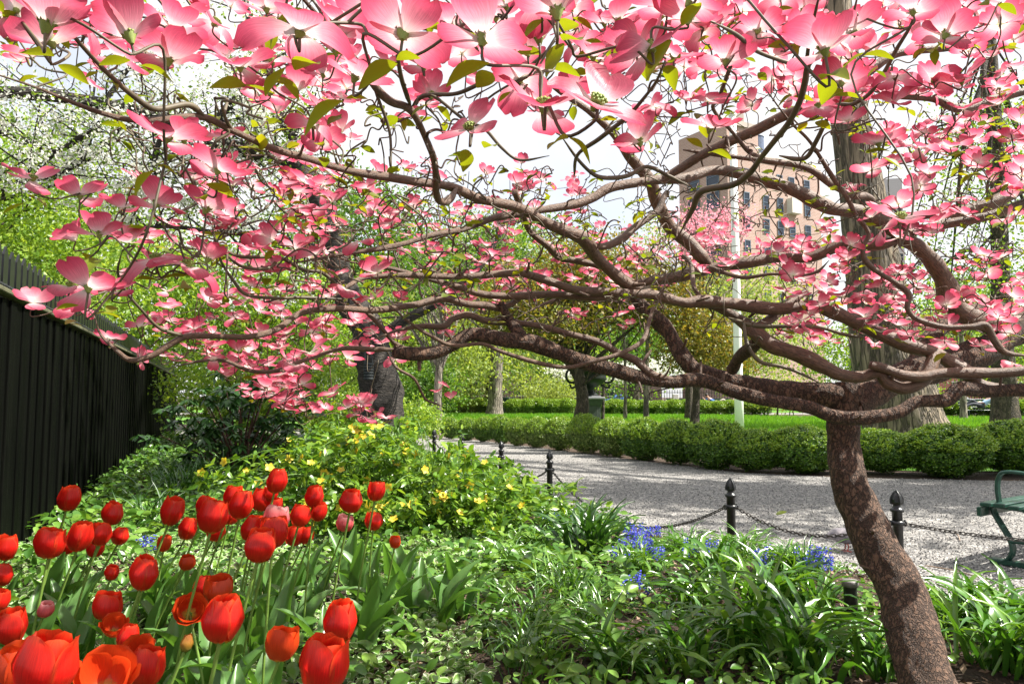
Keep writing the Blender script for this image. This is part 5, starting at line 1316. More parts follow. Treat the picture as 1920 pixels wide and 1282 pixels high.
# ------------------------------------------------------------------ the pink dogwood
def dogwood():
    root_at = G(1765, 1345); root_at[2] = 0; B0 = root_at
    root = thing('dogwood_tree', 'pink flowering dogwood with leaning brown trunk and wide tangle of limbs in the foreground', 'tree', tuple(B0))
    nodes, nrad, ndir = [], [], []
    def limb(rows, w, Zd=None, nm='branch', mat='branch_bark', sides=10, rough=.08, rs=22, per=6):
        p, r = pl([(*q,) for q in rows], Zd, w if np.ndim(w) else [w, w], None, per)
        # knobbly bends
        L = np.concatenate([[0], np.cumsum(np.linalg.norm(np.diff(p, axis=0), axis=1))])
        if nm == 'branch':
            j = np.stack([vnoise(p, 7, 60 + q) for q in range(3)], 1) * np.minimum(r * .55, .007)[:, None]; p = p + j
            r = r * (1 + .13 * vnoise(p, 30, 71) + .16 * np.maximum(vnoise(p, 16, 72) - .35, 0) * 2); r = np.maximum(r, .0016)
        if mat == 'twig_bark' or min(w if np.ndim(w) else [w]) <= 9:
            tt = np.linspace(0, 1, len(r)); r = r * np.clip(.35 + tt * 9, 0, 1) * np.clip(.3 + (1 - tt) * 6, 0, 1)
        mb = MB(); tube(mb, p - B0, r, sides, 0, True, rough, rs, int(rows[0][0])); mb.build(nm, MAT[mat], root)
        nodes.append(p); nrad.append(r); ndir.append(np.gradient(p, axis=0))
    T = [(1775, 1360, 2.40), (1740, 1282, 2.50), (1709, 1180, 2.62), (1688, 1105, 2.71), (1646, 1030, 2.79), (1612, 950, 2.86), (1592, 900, 2.90), (1584, 850, 2.95), (1582, 800, 2.96), (1586, 755, 2.97), (1592, 725, 2.98)]
    limb(T, [106, 97, 89, 84, 77, 70, 63, 58, 57, 60, 55], nm='trunk', mat='dog_bark', sides=56, rough=.075, rs=26, per=10)
    BK = 'dog_bark'
    # thick limbs
    limb([(1588, 752, 2.97), (1560, 742, 2.97), (1500, 738, 3.0), (1440, 735, 3.02), (1380, 722, 3.05), (1330, 705, 3.08), (1300, 690, 3.1), (1280, 665, 3.12), (1265, 640, 3.14), (1245, 612, 3.16), (1215, 583, 3.18), (1195, 560, 3.2), (1180, 540, 3.2)], [52, 52, 50, 48, 44, 38, 34, 33, 32, 30, 28, 24, 20], nm='branch', mat=BK, sides=24, rough=.11)
    limb([(1595, 760, 2.97), (1625, 742, 3.0), (1692, 705, 3.06), (1780, 680, 3.12), (1850, 655, 3.18), (1900, 622, 3.24), (1990, 590, 3.3)], [66, 60, 58, 56, 56, 56, 50], mat=BK, sides=24, rough=.10)
    limb([(1705, 705, 3.1), (1722, 672, 3.12), (1740, 635, 3.15), (1776, 606, 3.2), (1817, 586, 3.24), (1850, 576, 3.28), (1884, 581, 3.3), (1940, 597, 3.32)], [40, 36, 30, 28, 26, 25, 24, 22], mat=BK, sides=16, rough=.10)
    limb([(1950, 592, 3.26), (1884, 608, 3.2), (1850, 606, 3.16), (1807, 590, 3.1), (1783, 564, 3.08), (1773, 527, 3.05), (1756, 497, 3.03), (1733, 470, 3.0), (1699, 447, 2.98), (1660, 418, 2.95), (1600, 397, 2.9), (1558, 391, 2.86), (1498, 362, 2.8), (1441, 339, 2.76), (1380, 322, 2.7), (1330, 320, 2.66), (1277, 335, 2.6), (1210, 339, 2.54), (1143, 352, 2.48), (1103, 372, 2.44), (1042, 389, 2.38), (975, 399, 2.3), (925, 409, 2.24), (881, 426, 2.2), (814, 440, 2.12), (774, 452, 2.08), (707, 467, 2.0), (640, 478, 1.95), (570, 490, 1.9), (480, 503, 1.85)],
         [42, 42, 40, 38, 36, 34, 32, 30, 28, 27, 26, 25, 25, 24, 22, 20, 19, 18, 17, 16, 15, 14, 13, 12, 11, 10, 10, 9, 7, 4], sides=14)
    # right to left limbs in front of the trunk
    L3 = [(1960, 735, 2.6), (1850, 722, 2.66), (1817, 698, 2.68), (1776, 672, 2.7), (1750, 658, 2.7), (1699, 645, 2.7), (1649, 625, 2.7), (1602, 604, 2.7), (1558, 584, 2.7), (1521, 574, 2.7), (1481, 578, 2.7), (1431, 578, 2.7), (1381, 571, 2.68), (1314, 566, 2.66), (1280, 568, 2.64), (1227, 554, 2.62), (1193, 553, 2.6), (1126, 547, 2.56), (1076, 544, 2.52), (1026, 527, 2.48), (975, 510, 2.44), (942, 511, 2.4), (875, 519, 2.34), (774, 517, 2.24), (690, 519, 2.16), (657, 534, 2.1), (620, 560, 2.06), (580, 590, 2.02)]
    limb(L3, [30, 30, 28, 27, 26, 26, 25, 24, 24, 24, 24, 24, 23, 22, 21, 20, 19, 17, 16, 15, 14, 13, 12, 11, 10, 9, 7, 5], sides=14)
    limb([(1210, 555, 2.61), (1126, 557, 2.58), (1040, 553, 2.55), (975, 554, 2.5), (908, 551, 2.46), (875, 544, 2.42), (841, 534, 2.38), (791, 520, 2.32), (740, 505, 2.25), (690, 497, 2.2), (640, 486, 2.15)], [16, 16, 15, 14, 12, 11, 10, 9, 8, 7, 5])
    limb([(985, 553, 2.5), (942, 574, 2.5), (908, 571, 2.46), (875, 571, 2.42), (828, 561, 2.38), (774, 574, 2.3), (707, 581, 2.2), (640, 578, 2.1), (570, 584, 2.0), (520, 618, 1.92), (470, 631, 1.86), (410, 631, 1.8), (352, 631, 1.74), (319, 645, 1.72), (285, 665, 1.7), (245, 673, 1.68), (218, 655, 1.66), (188, 625, 1.65), (178, 596, 1.64)], [14, 14, 14, 13, 13, 13, 12, 12, 11, 11, 11, 11, 11, 11, 11, 11, 9, 8, 6])
    limb([(1960, 690, 2.58), (1867, 698, 2.6), (1776, 699, 2.62), (1733, 705, 2.62), (1699, 702, 2.62), (1656, 688, 2.62), (1632, 683, 2.62)], [20, 20, 20, 20, 19, 18, 15])
    limb([(1756, 660, 2.70), (1750, 678, 2.68), (1733, 712, 2.66), (1699, 727, 2.65), (1666, 715, 2.65), (1649, 697, 2.65), (1615, 705, 2.66), (1575, 702, 2.66), (1548, 690, 2.66), (1498, 665, 2.68), (1448, 648, 2.7), (1424, 632, 2.7), (1407, 618, 2.72), (1381, 598, 2.74), (1347, 578, 2.72), (1300, 562, 2.66)], [24, 25, 26, 25, 23, 22, 23, 24, 26, 27, 30, 31, 28, 20, 17, 14], sides=14)
    limb([(1418, 616, 2.7), (1454, 588, 2.74), (1482, 566, 2.78), (1510, 546, 2.82)], [18, 16, 14, 13])
    limb([(1420, 640, 2.72), (1387, 665, 2.9), (1372, 692, 3.02)], [24, 23, 24], mat=BK)
    L2 = [(1854, 732, 2.62), (1803, 728, 2.6), (1776, 749, 2.6), (1723, 752, 2.6), (1689, 772, 2.6), (1649, 781, 2.6), (1599, 785, 2.6), (1558, 779, 2.6), (1515, 763, 2.6), (1448, 752, 2.6), (1381, 735, 2.6), (1330, 718, 2.6), (1297, 713, 2.6), (1244, 715, 2.58), (1143, 692, 2.54), (1093, 678, 2.52), (1042, 658, 2.5), (992, 641, 2.47), (942, 638, 2.44), (881, 628, 2.4), (848, 645, 2.38), (814, 661, 2.36), (774, 665, 2.33), (737, 661, 2.3)]
    limb([(1990, 740, 2.6), (1920, 730, 2.6)] + L2, [26, 25, 24, 23, 25, 24, 25, 25, 26, 25, 25, 25, 25, 26, 27, 27, 28, 29, 30, 31, 29, 27, 26, 25, 24, 23], sides=16, rough=.10, mat=BK)
    limb([(1285, 716, 2.59), (1227, 702, 2.56), (1193, 675, 2.56), (1160, 661, 2.56), (1120, 640, 2.56), (1059, 624, 2.54), (1009, 611, 2.52), (959, 604, 2.5), (908, 601, 2.46), (875, 591, 2.42), (848, 597, 2.4), (830, 612, 2.38), (790, 612, 2.35), (740, 622, 2.3), (690, 640, 2.2)], [17, 15, 15, 13, 13, 13, 13, 13, 12, 13, 13, 11, 9, 8, 5])
    limb([(935, 566, 2.48), (945, 586, 2.48), (955, 604, 2.48), (978, 636, 2.46)], [13, 14, 18, 24], mat=BK)
    limb([(742, 656, 2.3), (690, 655, 2.26), (640, 654, 2.2), (570, 675, 2.12), (520, 695, 2.06), (470, 695, 2.0), (419, 675, 1.95), (369, 678, 1.9), (320, 690, 1.86)], [10, 10, 9, 8, 8, 7, 6, 5, 3])
    limb([(1230, 560, 2.62), (1217, 605, 2.55), (1204, 641, 2.5), (1160, 665, 2.46), (1110, 678, 2.44), (1066, 688, 2.44), (1009, 680, 2.42), (942, 661, 2.4), (902, 645, 2.38), (848, 648, 2.34), (808, 631, 2.3), (767, 605, 2.26), (724, 565, 2.2)], [8, 8, 9, 9, 8, 8, 8, 8, 7, 7, 7, 6, 5])
    limb([(775, 660, 2.33), (740, 645, 2.3), (707, 605, 2.25), (657, 554, 2.2), (630, 520, 2.15)], [8, 8, 7, 6, 4])
    # main limb to the upper left
    L5 = [(1250, 556, 2.62), (1210, 546, 2.62), (1177, 534, 2.6), (1143, 507, 2.56), (1116, 480, 2.5), (1093, 447, 2.42), (1052, 430, 2.35), (1012, 412, 2.28), (975, 392, 2.22), (908, 375, 2.1), (841, 349, 1.98), (740, 335, 1.82), (640, 318, 1.68), (570, 298, 1.58), (503, 275, 1.48), (436, 245, 1.38), (379, 218, 1.3), (302, 223, 1.22), (251, 225, 1.18), (201, 215, 1.15), (134, 191, 1.1), (67, 164, 1.06), (-40, 130, 1.0)]
    limb(L5, [22, 23, 24, 24, 23, 22, 22, 21, 20, 19, 17, 15, 14, 14, 13, 13, 12, 11, 11, 10, 10, 9, 9], sides=14)
    limb([(384, 216, 1.3), (352, 195, 1.26), (292, 204, 1.2), (251, 181, 1.15), (201, 137, 1.08), (151, 84, 1.0), (111, 37, .95), (60, -10, .9)], [11, 11, 12, 11, 10, 9, 8, 7], mat='twig_bark')
    limb([(151, 80, 1.0), (170, 40, .98), (188, 8, .95), (198, -20, .93)], [7, 7, 6, 5], mat='twig_bark')
    limb([(858, 350, 2.0), (845, 372, 1.94), (828, 377, 1.88), (819, 362, 1.82), (818, 312, 1.7), (808, 275, 1.6), (774, 211, 1.42), (734, 191, 1.34), (707, 168, 1.26), (675, 125, 1.15), (640, 80, 1.05), (570, 0, .92), (545, -30, .9)], [15, 14, 13, 13, 13, 13, 14, 14, 13, 12, 11, 9, 8])
    limb([(771, 200, 1.4), (754, 151, 1.3), (745, 105, 1.2), (737, 60, 1.12), (725, -10, 1.0)], [9, 8, 7, 7, 6], mat='twig_bark')
    limb([(774, 200, 1.4), (790, 183, 1.34), (812, 178, 1.3), (858, 176, 1.24), (915, 151, 1.16), (975, 134, 1.1), (1010, 112, 1.04), (1042, 78, 1.0)], [9, 9, 8, 8, 8, 7, 7, 6], mat='twig_bark')
    limb([(808, 178, 1.28), (828, 191, 1.28), (875, 228, 1.26), (908, 241, 1.24), (942, 278, 1.22), (975, 300, 1.22), (1030, 292, 1.2)], [6, 6, 6, 6, 6, 5, 4], mat='twig_bark')
    limb([(1075, 330, 1.7), (1083, 290, 1.5), (1126, 258, 1.38), (1177, 218, 1.28), (1210, 181, 1.2), (1232, 150, 1.12), (1248, 110, 1.05)], [7, 7, 7, 7, 6, 6, 5], mat='twig_bark')
    limb([(1052, 254, 1.5), (1085, 300, 1.6), (1115, 328, 1.66), (1145, 334, 1.7), (1177, 330, 1.72), (1210, 314, 1.74), (1250, 330, 1.76), (1290, 350, 1.8)], [5, 7, 8, 8, 8, 8, 7, 7], mat='twig_bark')
    # upper right limbs
    limb([(1980, 352, 2.9), (1920, 349, 2.88), (1885, 370, 2.86), (1850, 386, 2.86), (1783, 399, 2.88), (1730, 402, 2.9), (1670, 418, 2.95)], [26, 25, 24, 22, 20, 18, 16])
    limb([(1980, 360, 2.9), (1920, 379, 2.9), (1850, 406, 2.92), (1750, 426, 2.96), (1690, 440, 2.98)], [18, 18, 17, 16, 14])
    limb([(1930, 45, 2.3), (1850, 67, 2.3), (1783, 84, 2.3), (1716, 92, 2.3), (1672, 104, 2.3), (1620, 142, 2.3), (1565, 176, 2.3), (1515, 201, 2.34), (1468, 221, 2.38), (1414, 248, 2.42), (1364, 268, 2.46), (1314, 292, 2.5), (1280, 313, 2.54), (1235, 338, 2.56)], [16, 16, 15, 15, 16, 17, 18, 18, 18, 18, 18, 18, 17, 15])
    limb([(1980, 150, 2.4), (1920, 171, 2.4), (1867, 184, 2.4), (1817, 201, 2.38), (1783, 198, 2.36), (1750, 183, 2.34), (1682, 178, 2.32), (1649, 164, 2.3), (1615, 150, 2.3)], [15, 15, 15, 15, 15, 14, 14, 14, 12])
    limb([(1280, 281, 2.5), (1350, 290, 2.5), (1448, 302, 2.52), (1515, 315, 2.55), (1558, 345, 2.6), (1599, 366, 2.7), (1625, 369, 2.8), (1650, 400, 2.9)], [7, 9, 11, 13, 14, 14, 14, 14])
    limb([(1700, 445, 2.98), (1649, 457, 3.0), (1599, 455, 3.04), (1565, 463, 3.06), (1515, 484, 3.08), (1454, 484, 3.1), (1397, 494, 3.1), (1330, 504, 3.12), (1280, 517, 3.14), (1195, 530, 3.15), (1150, 545, 3.15), (1060, 556, 3.1), (980, 590, 3.05)], [24, 23, 22, 21, 21, 21, 21, 21, 20, 16, 13, 10, 6])
    limb([(1335, 503, 3.12), (1312, 480, 3.12), (1290, 455, 3.12), (1260, 430, 3.1), (1244, 402, 3.06), (1230, 372, 3.02), (1217, 335, 2.96), (1177, 288, 2.88), (1143, 245, 2.8), (1100, 205, 2.72), (1050, 175, 2.65), (1000, 130, 2.6), (960, 70, 2.55)], [24, 26, 26, 26, 25, 24, 22, 18, 15, 12, 9, 8, 5])
    limb([(1190, 532, 2.6), (1143, 507, 2.66), (1093, 494, 2.66), (1049, 484, 2.62), (1026, 460, 2.56), (992, 432, 2.5), (980, 400, 2.4), (964, 358, 2.3)], [14, 13, 13, 13, 12, 11, 10, 12])
    limb([(1045, 425, 2.36), (1085, 448, 2.5), (1126, 464, 2.55), (1160, 452, 2.6), (1187, 430, 2.64), (1230, 400, 2.68), (1244, 370, 2.7), (1252, 358, 2.7)], [12, 13, 14, 15, 15, 14, 12, 10])
    # near green shoots at the upper right
    limb([(1280, 428, 1.95), (1297, 396, 1.9), (1314, 362, 1.84), (1374, 349, 1.74), (1407, 325, 1.66), (1424, 302, 1.6), (1454, 262, 1.5), (1478, 228, 1.42), (1498, 188, 1.36), (1508, 151, 1.3), (1515, 121, 1.26), (1548, 90, 1.2), (1582, 60, 1.16), (1599, 27, 1.1), (1610, -15, 1.05)], [12, 12, 12, 12, 12, 12, 12, 12, 12, 12, 10, 9, 9, 8, 8], mat='twig_bark')
    limb([(1505, 127, 1.27), (1454, 111, 1.22), (1414, 94, 1.18), (1381, 67, 1.12), (1340, 44, 1.06)], [9, 8, 8, 8, 6], mat='twig_bark')
    limb([(1510, 124, 1.27), (1518, 67, 1.18), (1536, -10, 1.1)], [8, 7, 6], mat='twig_bark')
    limb([(1461, 292, 1.9), (1495, 298, 1.86), (1515, 292, 1.84), (1532, 262, 1.8), (1565, 201, 1.72), (1599, 195, 1.7), (1632, 174, 1.66), (1659, 134, 1.6), (1682, 91, 1.55), (1709, 44, 1.5), (1722, -12, 1.45)], [7, 8, 8, 8, 8, 8, 8, 8, 8, 7, 7], mat='twig_bark')
    limb([(1431, 295, 2.2), (1404, 285, 2.16), (1374, 248, 2.1), (1337, 205, 2.0), (1347, 184, 1.96), (1370, 120, 1.85), (1381, 91, 1.8), (1397, 34, 1.7), (1398, -10, 1.65)], [8, 8, 8, 7, 7, 7, 6, 6, 5])
    limb([(1920, 666, 2.2), (1884, 661, 2.2), (1864, 641, 2.2), (1847, 611, 2.2), (1817, 614, 2.2), (1766, 614, 2.22), (1716, 598, 2.24), (1699, 578, 2.24), (1703, 554, 2.24), (1682, 534, 2.24), (1649, 514, 2.22), (1622, 490, 2.2), (1619, 464, 2.2), (1629, 437, 2.2), (1605, 402, 2.2), (1592, 375, 2.2), (1565, 335, 2.2), (1521, 268, 2.15), (1481, 228, 2.1), (1431, 161, 2.0)], [12, 12, 12, 12, 11, 10, 10, 10, 10, 10, 10, 10, 9, 9, 9, 9, 9, 8, 8, 6])
    limb([(1330, 499, 2.7), (1364, 514, 2.66), (1397, 521, 2.6), (1448, 514, 2.55), (1498, 517, 2.52), (1532, 510, 2.5), (1555, 488, 2.48)], [7, 7, 7, 6, 6, 6, 4])
    limb([(1364, 596, 2.6), (1414, 611, 2.56), (1481, 613, 2.52), (1532, 614, 2.5), (1582, 628, 2.48), (1622, 634, 2.46)], [9, 8, 8, 7, 7, 5], mat='twig_bark')
    limb([(1394, 598, 2.58), (1401, 645, 2.5), (1424, 678, 2.48), (1464, 688, 2.46), (1495, 698, 2.46), (1535, 718, 2.46)], [7, 7, 7, 7, 6, 5], mat='twig_bark')
    limb([(1280, 477, 2.9), (1297, 497, 2.86), (1303, 541, 2.76), (1320, 563, 2.7)], [8, 8, 8, 8])
    limb([(640, 560, 2.0), (570, 558, 1.92), (520, 560, 1.88), (463, 553, 1.8), (436, 524, 1.76), (413, 487, 1.72), (402, 445, 1.68), (396, 420, 1.66)], [6, 6, 6, 6, 6, 5, 5, 4], mat='twig_bark')
    limb([(640, 540, 2.05), (604, 511, 1.98), (570, 507, 1.92), (523, 484, 1.84), (453, 482, 1.76), (416, 464, 1.7), (392, 430, 1.66)], [7, 7, 7, 7, 7, 6, 5], mat='twig_bark')
    limb([(523, 482, 1.85), (503, 504, 1.8), (453, 500, 1.76), (413, 470, 1.7), (376, 467, 1.66), (335, 460, 1.62), (309, 430, 1.6), (300, 400, 1.58)], [6, 6, 6, 6, 6, 5, 5, 4], mat='twig_bark')
    limb([(352, 632, 1.74), (300, 615, 1.68), (265, 580, 1.62), (235, 545, 1.58), (220, 510, 1.54), (228, 470, 1.5)], [7, 7, 6, 6, 5, 4], mat='twig_bark')
    limb([(730, 668, 2.0), (745, 690, 2.0), (775, 708, 2.02), (790, 735, 2.05), (800, 750, 2.06), (830, 762, 2.08)], [6, 6, 6, 5, 5, 3])
    nodes_, nrad_, ndir_ = np.vstack(nodes), np.concatenate(nrad), np.vstack(ndir)
    ndir_ /= np.linalg.norm(ndir_, axis=1)[:, None] + 1e-9

    # ---------------- where the flowers are: hand placed near ones, then sprays
    big_ = [(85, 55, 190), (140, 30, 160), (245, 75, 190), (315, 118, 165), (222, 112, 120), (450, 128, 140), (562, 62, 215), (628, 45, 150), (402, 45, 120), (30, 20, 130), (755, 68, 215), (665, 148, 175), (795, 128, 115), (905, 78, 225), (975, 152, 125), (1045, 30, 200), (1112, 110, 120), (1020, 205, 205), (1116, 198, 230), (1222, 92, 175), (1262, 108, 115), (1330, 245, 120), (882, 244, 140), (1200, 270, 120), (1360, 118, 125), (1290, 40, 150), (1547, 98, 185), (1495, 62, 110), (1578, 158, 115), (1602, 62, 120), (1712, 25, 130), (1772, 68, 120), (1750, 150, 100), (1648, 272, 110), (1722, 278, 85), (1590, 228, 85), (1662, 160, 85), (1882, 62, 95), (1688, 412, 125), (1590, 490, 62), (604, 270, 95), (588, 238, 110), (312, 262, 150), (408, 322, 130), (60, 338, 105), (150, 370, 110), (232, 392, 95), (292, 386, 120), (385, 396, 130), (142, 452, 95), (186, 442, 110), (242, 456, 85), (292, 488, 130), (352, 500, 130), (388, 490, 100), (470, 537, 75), (512, 452, 80), (522, 512, 70), (62, 567, 82), (132, 538, 110), (166, 542, 140), (212, 548, 95), (142, 578, 80), (312, 546, 55), (266, 612, 62), (206, 636, 56), (700, 395, 60), (640, 250, 90), (690, 355, 70), (345, 265, 110), (420, 260, 90), (520, 210, 80), (480, 170, 90), (560, 170, 90), (60, 110, 100), (1840, 30, 90), (1420, 60, 100), (1450, 110, 90), (1640, 100, 90), (1905, 130, 80), (1800, 20, 90),
            (818, 478, 42), (822, 735, 30), (845, 748, 34), (832, 722, 28), (1640, 645, 40), (1250, 15, 150), (860, 20, 150), (950, 15, 120), (500, 20, 120), (690, 20, 120), (340, 30, 120), (1160, 40, 130)]
    r = np.random.default_rng(21); sprays = []
    def spray(n, f, s0, s1):
        for _ in range(n):
            x, y = f(); sprays.append((x, y, r.uniform(s0, s1)))
    spray(16, lambda: (r.uniform(-20, 1300), r.uniform(-30, 150)), 105, 165)
    spray(125, lambda: (r.uniform(-20, 1930), r.uniform(-30, 215)), 58, 105)
    spray(60, lambda: (r.uniform(1000, 1920), r.uniform(-20, 200)), 55, 90)
    spray(85, lambda: (r.normal(500, 130), r.normal(400, 90)), 42, 80)
    def casc():
        t = r.random(); return 290 + 300 * t + r.normal() * 45, 640 + 130 * t + r.normal() * 28 - 40 * abs(r.normal())
    spray(75, casc, 36, 58)
    spray(45, lambda: (r.uniform(380, 760), r.uniform(540, 680)), 34, 56)
    spray(12, lambda: (r.uniform(650, 740), r.uniform(738, 785)), 36, 48)
    spray(150, lambda: (r.normal(960, 190), r.normal(500, 55)), 24, 42)
    spray(60, lambda: (r.uniform(560, 1100), r.uniform(300, 440)), 30, 52)
    spray(120, lambda: (r.uniform(1460, 1930), r.normal(560, 55)), 34, 58)
    spray(60, lambda: (r.uniform(1600, 1930), r.uniform(150, 440)), 45, 72)
    spray(45, lambda: (r.uniform(1150, 1560), r.uniform(400, 520)), 28, 46)
    allf = big_ + sprays
    ok = lambda x, y: not (1300 < x < 1590 and 215 < y < 420)
    allf = big_ + [q for q in sprays if ok(q[0], q[1])]
    FT = []
    for x, y, s in allf:
        Z = .098 * r.uniform(.88, 1.1) * F / s; Z = max(.62, min(Z, 4.2)); FT.append((P(x, y, Z), s * Z / F * r.uniform(.98, 1.16), s))
    # ---------------- twigs: each flower is joined to the nearest wood by a curving twig
    pos = np.array([q[0] for q in FT])
    extra_n = 1150                                  # flowerless curly twigs through the middle of the crown
    ex = []
    for _ in range(extra_n):
        u = r.random()
        if u < .34: x, y, Z = r.uniform(560, 1300), r.uniform(320, 620), r.uniform(2.0, 3.3)
        elif u < .62: x, y, Z = r.uniform(1150, 1900), r.uniform(120, 420), r.uniform(2.0, 3.2)
        elif u < .80: x, y, Z = r.uniform(1300, 1920), r.uniform(420, 640), r.uniform(2.3, 3.6)
        else: x, y, Z = r.uniform(200, 900), r.uniform(180, 560), r.uniform(1.3, 2.2)
        ex.append(P(x, y, Z))
    tg = np.vstack([pos, np.array(ex)]); nF = len(pos)
    N, R_, D = nodes_.copy(), nrad_.copy(), ndir_.copy()
    best = np.full(len(tg), 1e9); bi = np.zeros(len(tg), int)
    def upd(lo):
        nonlocal best, bi
        for a in range(0, len(tg), 200):
            d = np.linalg.norm(tg[a:a + 200, None] - N[None, lo:], axis=2); m = d.argmin(1); v = d[np.arange(len(m)), m]
            w = v < best[a:a + 200]; best[a:a + 200] = np.where(w, v, best[a:a + 200]); bi[a:a + 200] = np.where(w, m + lo, bi[a:a + 200])
    upd(0); done = np.zeros(len(tg), bool); tm = MB(); tm2 = MB(); ndone = 0; updir = np.zeros((len(tg), 3))
    while not done.all():
        b = np.where(done, 1e9, best); j = int(b.argmin()); i = bi[j]; s, e = N[i], tg[j]; L = np.linalg.norm(e - s) + 1e-6
        d0 = D[i] * (1 if D[i] @ (e - s) > 0 else -1); perp = r.normal(size=3)
        end_up = np.array([0, 0, 1.0]) if j < nF else r.normal(size=3) * .6
        m1 = s + d0 * L * .30 + perp * L * .10 + (e - s) * .10
        m2 = s + (e - s) * .62 + np.array([0, 0, -.10 * L if j < nF else .08 * L]) + r.normal(size=3) * L * .10
        e1 = e - end_up * min(.035, L * .2)
        p = spline([s, m1, m2, e1, e], 5)
        ra = min(R_[i] * .72, .0013 + .0062 * L ** .8); ra = max(ra, .0017)
        if j >= nF: ra = max(ra, min(.0038, R_[i] * .8))
        rr = np.linspace(ra, .0014 if j < nF else .0020, len(p))
        tube(tm2 if (e[1] < 1.5 or j % 3 == 0) else tm, p - B0, rr, 6 if e[1] < 1.6 else 5, 0, True)
        lo = len(N); N = np.vstack([N, p[2:-1:2]]); R_ = np.concatenate([R_, rr[2:-1:2]]); g = np.gradient(p, axis=0); g /= np.linalg.norm(g, axis=1)[:, None] + 1e-9; D = np.vstack([D, g[2:-1:2]])
        updir[j] = p[-1] - p[-3]; done[j] = True; upd(lo)
    for q_ in range(130):                            # short broken stubs and spurs on the older wood
        i = r.integers(len(nodes_)); 
        if nrad_[i] < .008: continue
        d = r.normal(size=3); d -= ndir_[i] * (d @ ndir_[i]) * .7; d[2] += .3; d /= np.linalg.norm(d); L = r.uniform(.015, .06) + nrad_[i]
        tube(tm, np.array([nodes_[i], nodes_[i] + d * L * .6 + r.normal(size=3) * .004, nodes_[i] + d * L]) - B0, np.array([1, .8, .6]) * min(nrad_[i] * .5, r.uniform(.004, .009)), 6)
    o = tm.build('twigs', MAT['branch_bark'], root); o['kind'] = 'stuff'
    o = tm2.build('green_twigs', MAT['twig_bark'], root); o['kind'] = 'stuff'

    # ---------------- the flower: four notched bracts round a green button
    def wf(u): return (.07 + .37 * math.sin(PI * min(1, u ** 1.25 * .78 + .01)) ** 1.05) * (1 if u < .9 else (1 - ((u - .9) / .1) ** 2 * .55))
    def bracts(seed, cup, full=True):
        q = np.random.default_rng(seed); v_, f_, u_ = [], [], []; n = 0
        for k in range(4):
            inner = k % 2
            g_ = grid_leaf(wf, 9 if full else 5, 7 if full else 5, q.uniform(-.10, .22), q.uniform(.02, .20), .13, .06 * q.normal())
            v = g_[0].copy(); v[:, 0] *= q.uniform(.92, 1.1)
            v[:, 2] += .05 * np.sin(q.uniform(0, 6) + v[:, 1] * 5) * v[:, 1] + q.normal() * .10 * v[:, 0]
            c = cup + q.normal() * .20; cc, ss = math.cos(c), math.sin(c)
            v = np.stack([v[:, 0], v[:, 1] * cc - v[:, 2] * ss, v[:, 1] * ss + v[:, 2] * cc + .015 * inner], 1)
            a = k * PI / 2 + q.normal() * .10; ca, sa = math.cos(a), math.sin(a)
            v = np.stack([v[:, 0] * ca - v[:, 1] * sa, v[:, 0] * sa + v[:, 1] * ca, v[:, 2]], 1) * (1.0 if inner else .90) * q.uniform(.93, 1.05)
            v_.append(v); f_.append(g_[1] + n); u_.append(g_[2]); n += len(v)
        return np.vstack(v_) * .5, np.vstack(f_), np.vstack(u_)
    def centre():
        mb = MB()
        for q in range(19):
            a = q * 2.4; d = .075 * math.sqrt(q / 19); c = np.array([d * math.cos(a), d * math.sin(a), .06 + .03 * (1 - (d / .075) ** 2)])
            mb.add(ico_v * .024 * np.array([1, 1, 1.6]) + c, ico_f, 0, True)
        tube(mb, [(0, 0, -.05), (0, 0, 0), (0, 0, .06)], [.02, .045, .07], 8); return mb
    var = [(s, c) for s, c in ((1, .10), (2, .30), (3, .55), (4, .22), (5, .02), (6, .75), (7, .42), (8, .16))]
    geo = [bracts(*q) for q in var]; cm = centre(); cme = cm.mesh('flower_centre', MAT['bract_centre'])
    cv, cf = [], []
    gme = []
    for g_ in geo: mb = MB(); mb.add(g_[0], g_[1], 0, True, g_[2]); gme.append(mb.mesh('flower', MAT['bract']))
    order = sorted(range(nF), key=lambda k: -FT[k][2])
    q = r; far = MB(); lf = grid_leaf(lambda u: .27 * math.sin(PI * min(1, u * .95 + .03)) ** .9, 7, 5, .22, .14)
    lme = []
    for k in range(3): gl_ = grid_leaf(lambda u: .27 * math.sin(PI * min(1, u * .95 + .03)) ** .9, 8, 5, .12 + .22 * k, .16, 0, .06); mb = MB(); mb.add(gl_[0], gl_[1], 0, True, gl_[2]); lme.append(mb.mesh('leaf', MAT['dogleaf']))
    lv = MB(); nleaf = 0
    for rank, k in enumerate(order):
        c, w, s = FT[k]
        up = np.array([0, 0, 1.0]) + .42 * q.normal(size=3) + .4 * updir[k] / (np.linalg.norm(updir[k]) + 1e-9)
        up += np.array([.12, -.10, 0]); up /= np.linalg.norm(up); vi = q.integers(len(geo))
        rot = Vector(up).to_track_quat('Z', 'Y').to_matrix() @ Matrix.Rotation(q.uniform(0, 6.28), 3, 'Z')
        if rank < 100:
            o = ob('flower', gme[vi], root, c - B0, rot.to_euler(), w); ob('flower_centre', cme, o)
        else:
            Rm = np.array(rot); far.add(geo[vi][0] * w @ Rm.T + c - B0, geo[vi][1], 0, True, geo[vi][2])
        # a pair of young leaves under the flower
        nl = (2 if q.random() < .55 else 0) if s > 70 else (1 if q.random() < .45 else 0)
        a0 = q.uniform(0, 6.28)
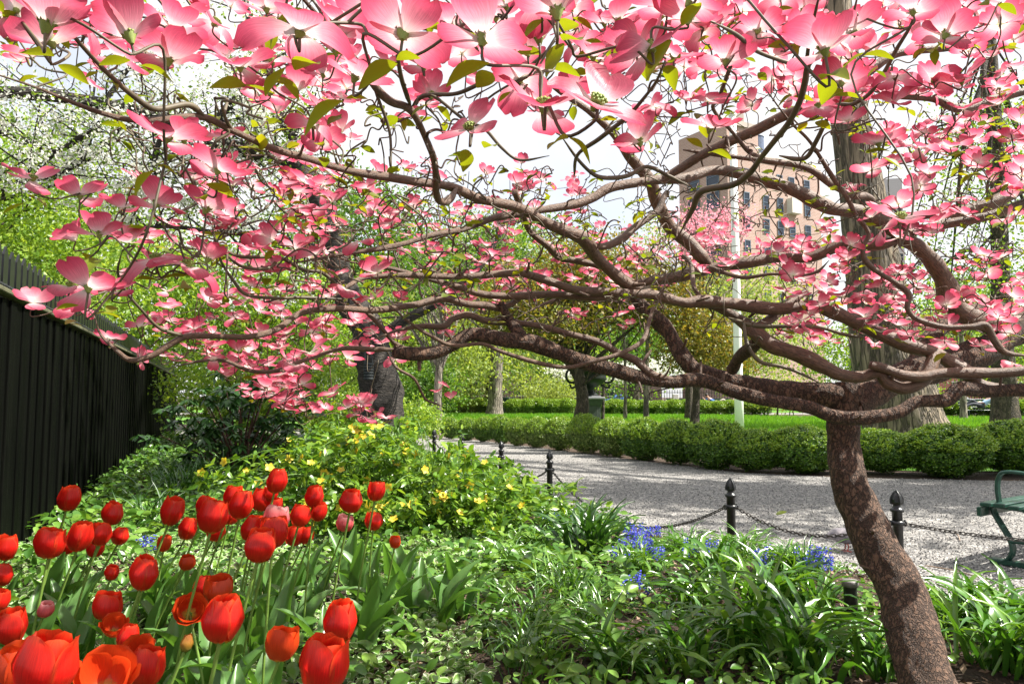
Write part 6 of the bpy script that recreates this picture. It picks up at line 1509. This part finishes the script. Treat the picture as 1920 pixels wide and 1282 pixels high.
        for t in range(nl):
            a = a0 + PI * t + q.normal() * .3; hd = np.array([math.cos(a), math.sin(a), q.uniform(-.5, .7)]); b = c - up * .03 + q.normal(size=3) * .006; ls = q.uniform(.022, .048)
            m = frames(np.array([[q.normal() * .3, q.normal() * .3, 1.0]]), hd[None])[0]
            if rank < 100 and nleaf < 98:
                ob('leaf', lme[q.integers(3)], root, b - B0, Matrix(m.tolist()).to_euler(), ls); nleaf += 1
            else: lv.add(lf[0] * ls @ m.T + b - B0, lf[1], 0, True, lf[2])
    o = far.build('flowers', MAT['bract'], root); o['kind'] = 'stuff'
    # young yellow green leaves along bare twigs
    for k in range(nF, len(tg)):
        if q.random() < .38:
            for t in range(2):
                hd = rdir(1, .4, q)[0]; m = frames(np.array([[q.normal() * .4, q.normal() * .4, 1.0]]), hd[None])[0]; ls = q.uniform(.022, .045)
                lv.add(lf[0] * ls @ m.T + tg[k] - B0, lf[1], 0, True, lf[2])
    o = lv.build('leaves', MAT['dogleaf'], root); o['kind'] = 'stuff'
dogwood()
# a fresh leaf fallen on the gravel, and a few twigs
c = G(1455, 972); mb = MB(); v = grid_leaf(lambda u: .27 * math.sin(PI * min(1, u * .95 + .03)) ** .9, 7, 5, -.2, .25); mb.add(v[0] * .12, v[1], 0, True, v[2])
o = mb.build('fallen_leaf', MAT['dogleaf']); o.location = (c[0], c[1], .035); o.rotation_euler = (0, .2, -1.2); tag(o, 'yellow green leaf lying curled on the gravel behind the chain', 'leaf')
for k, (x0, y0, x1, y1, lab) in enumerate([(1735, 1062, 1850, 1088, "long dry twig lying on the gravel left of the bench foot"), (1790, 1000, 1800, 1015, "short dry twig lying on the gravel left of the bench leg")]):
    a, b = G(x0, y0), G(x1, y1); mb = MB(); m_ = (a + b) / 2 + np.array([.02, .02, .012]); tube(mb, spline([np.zeros(3) + [0, 0, .008], m_ - a, b - a + [0, 0, .006]], 5), .0045, 6); o = mb.build('dry_twig', plain('dry twig', (.25, .18, .13), .8)); o.location = a; tag(o, lab, 'twig')
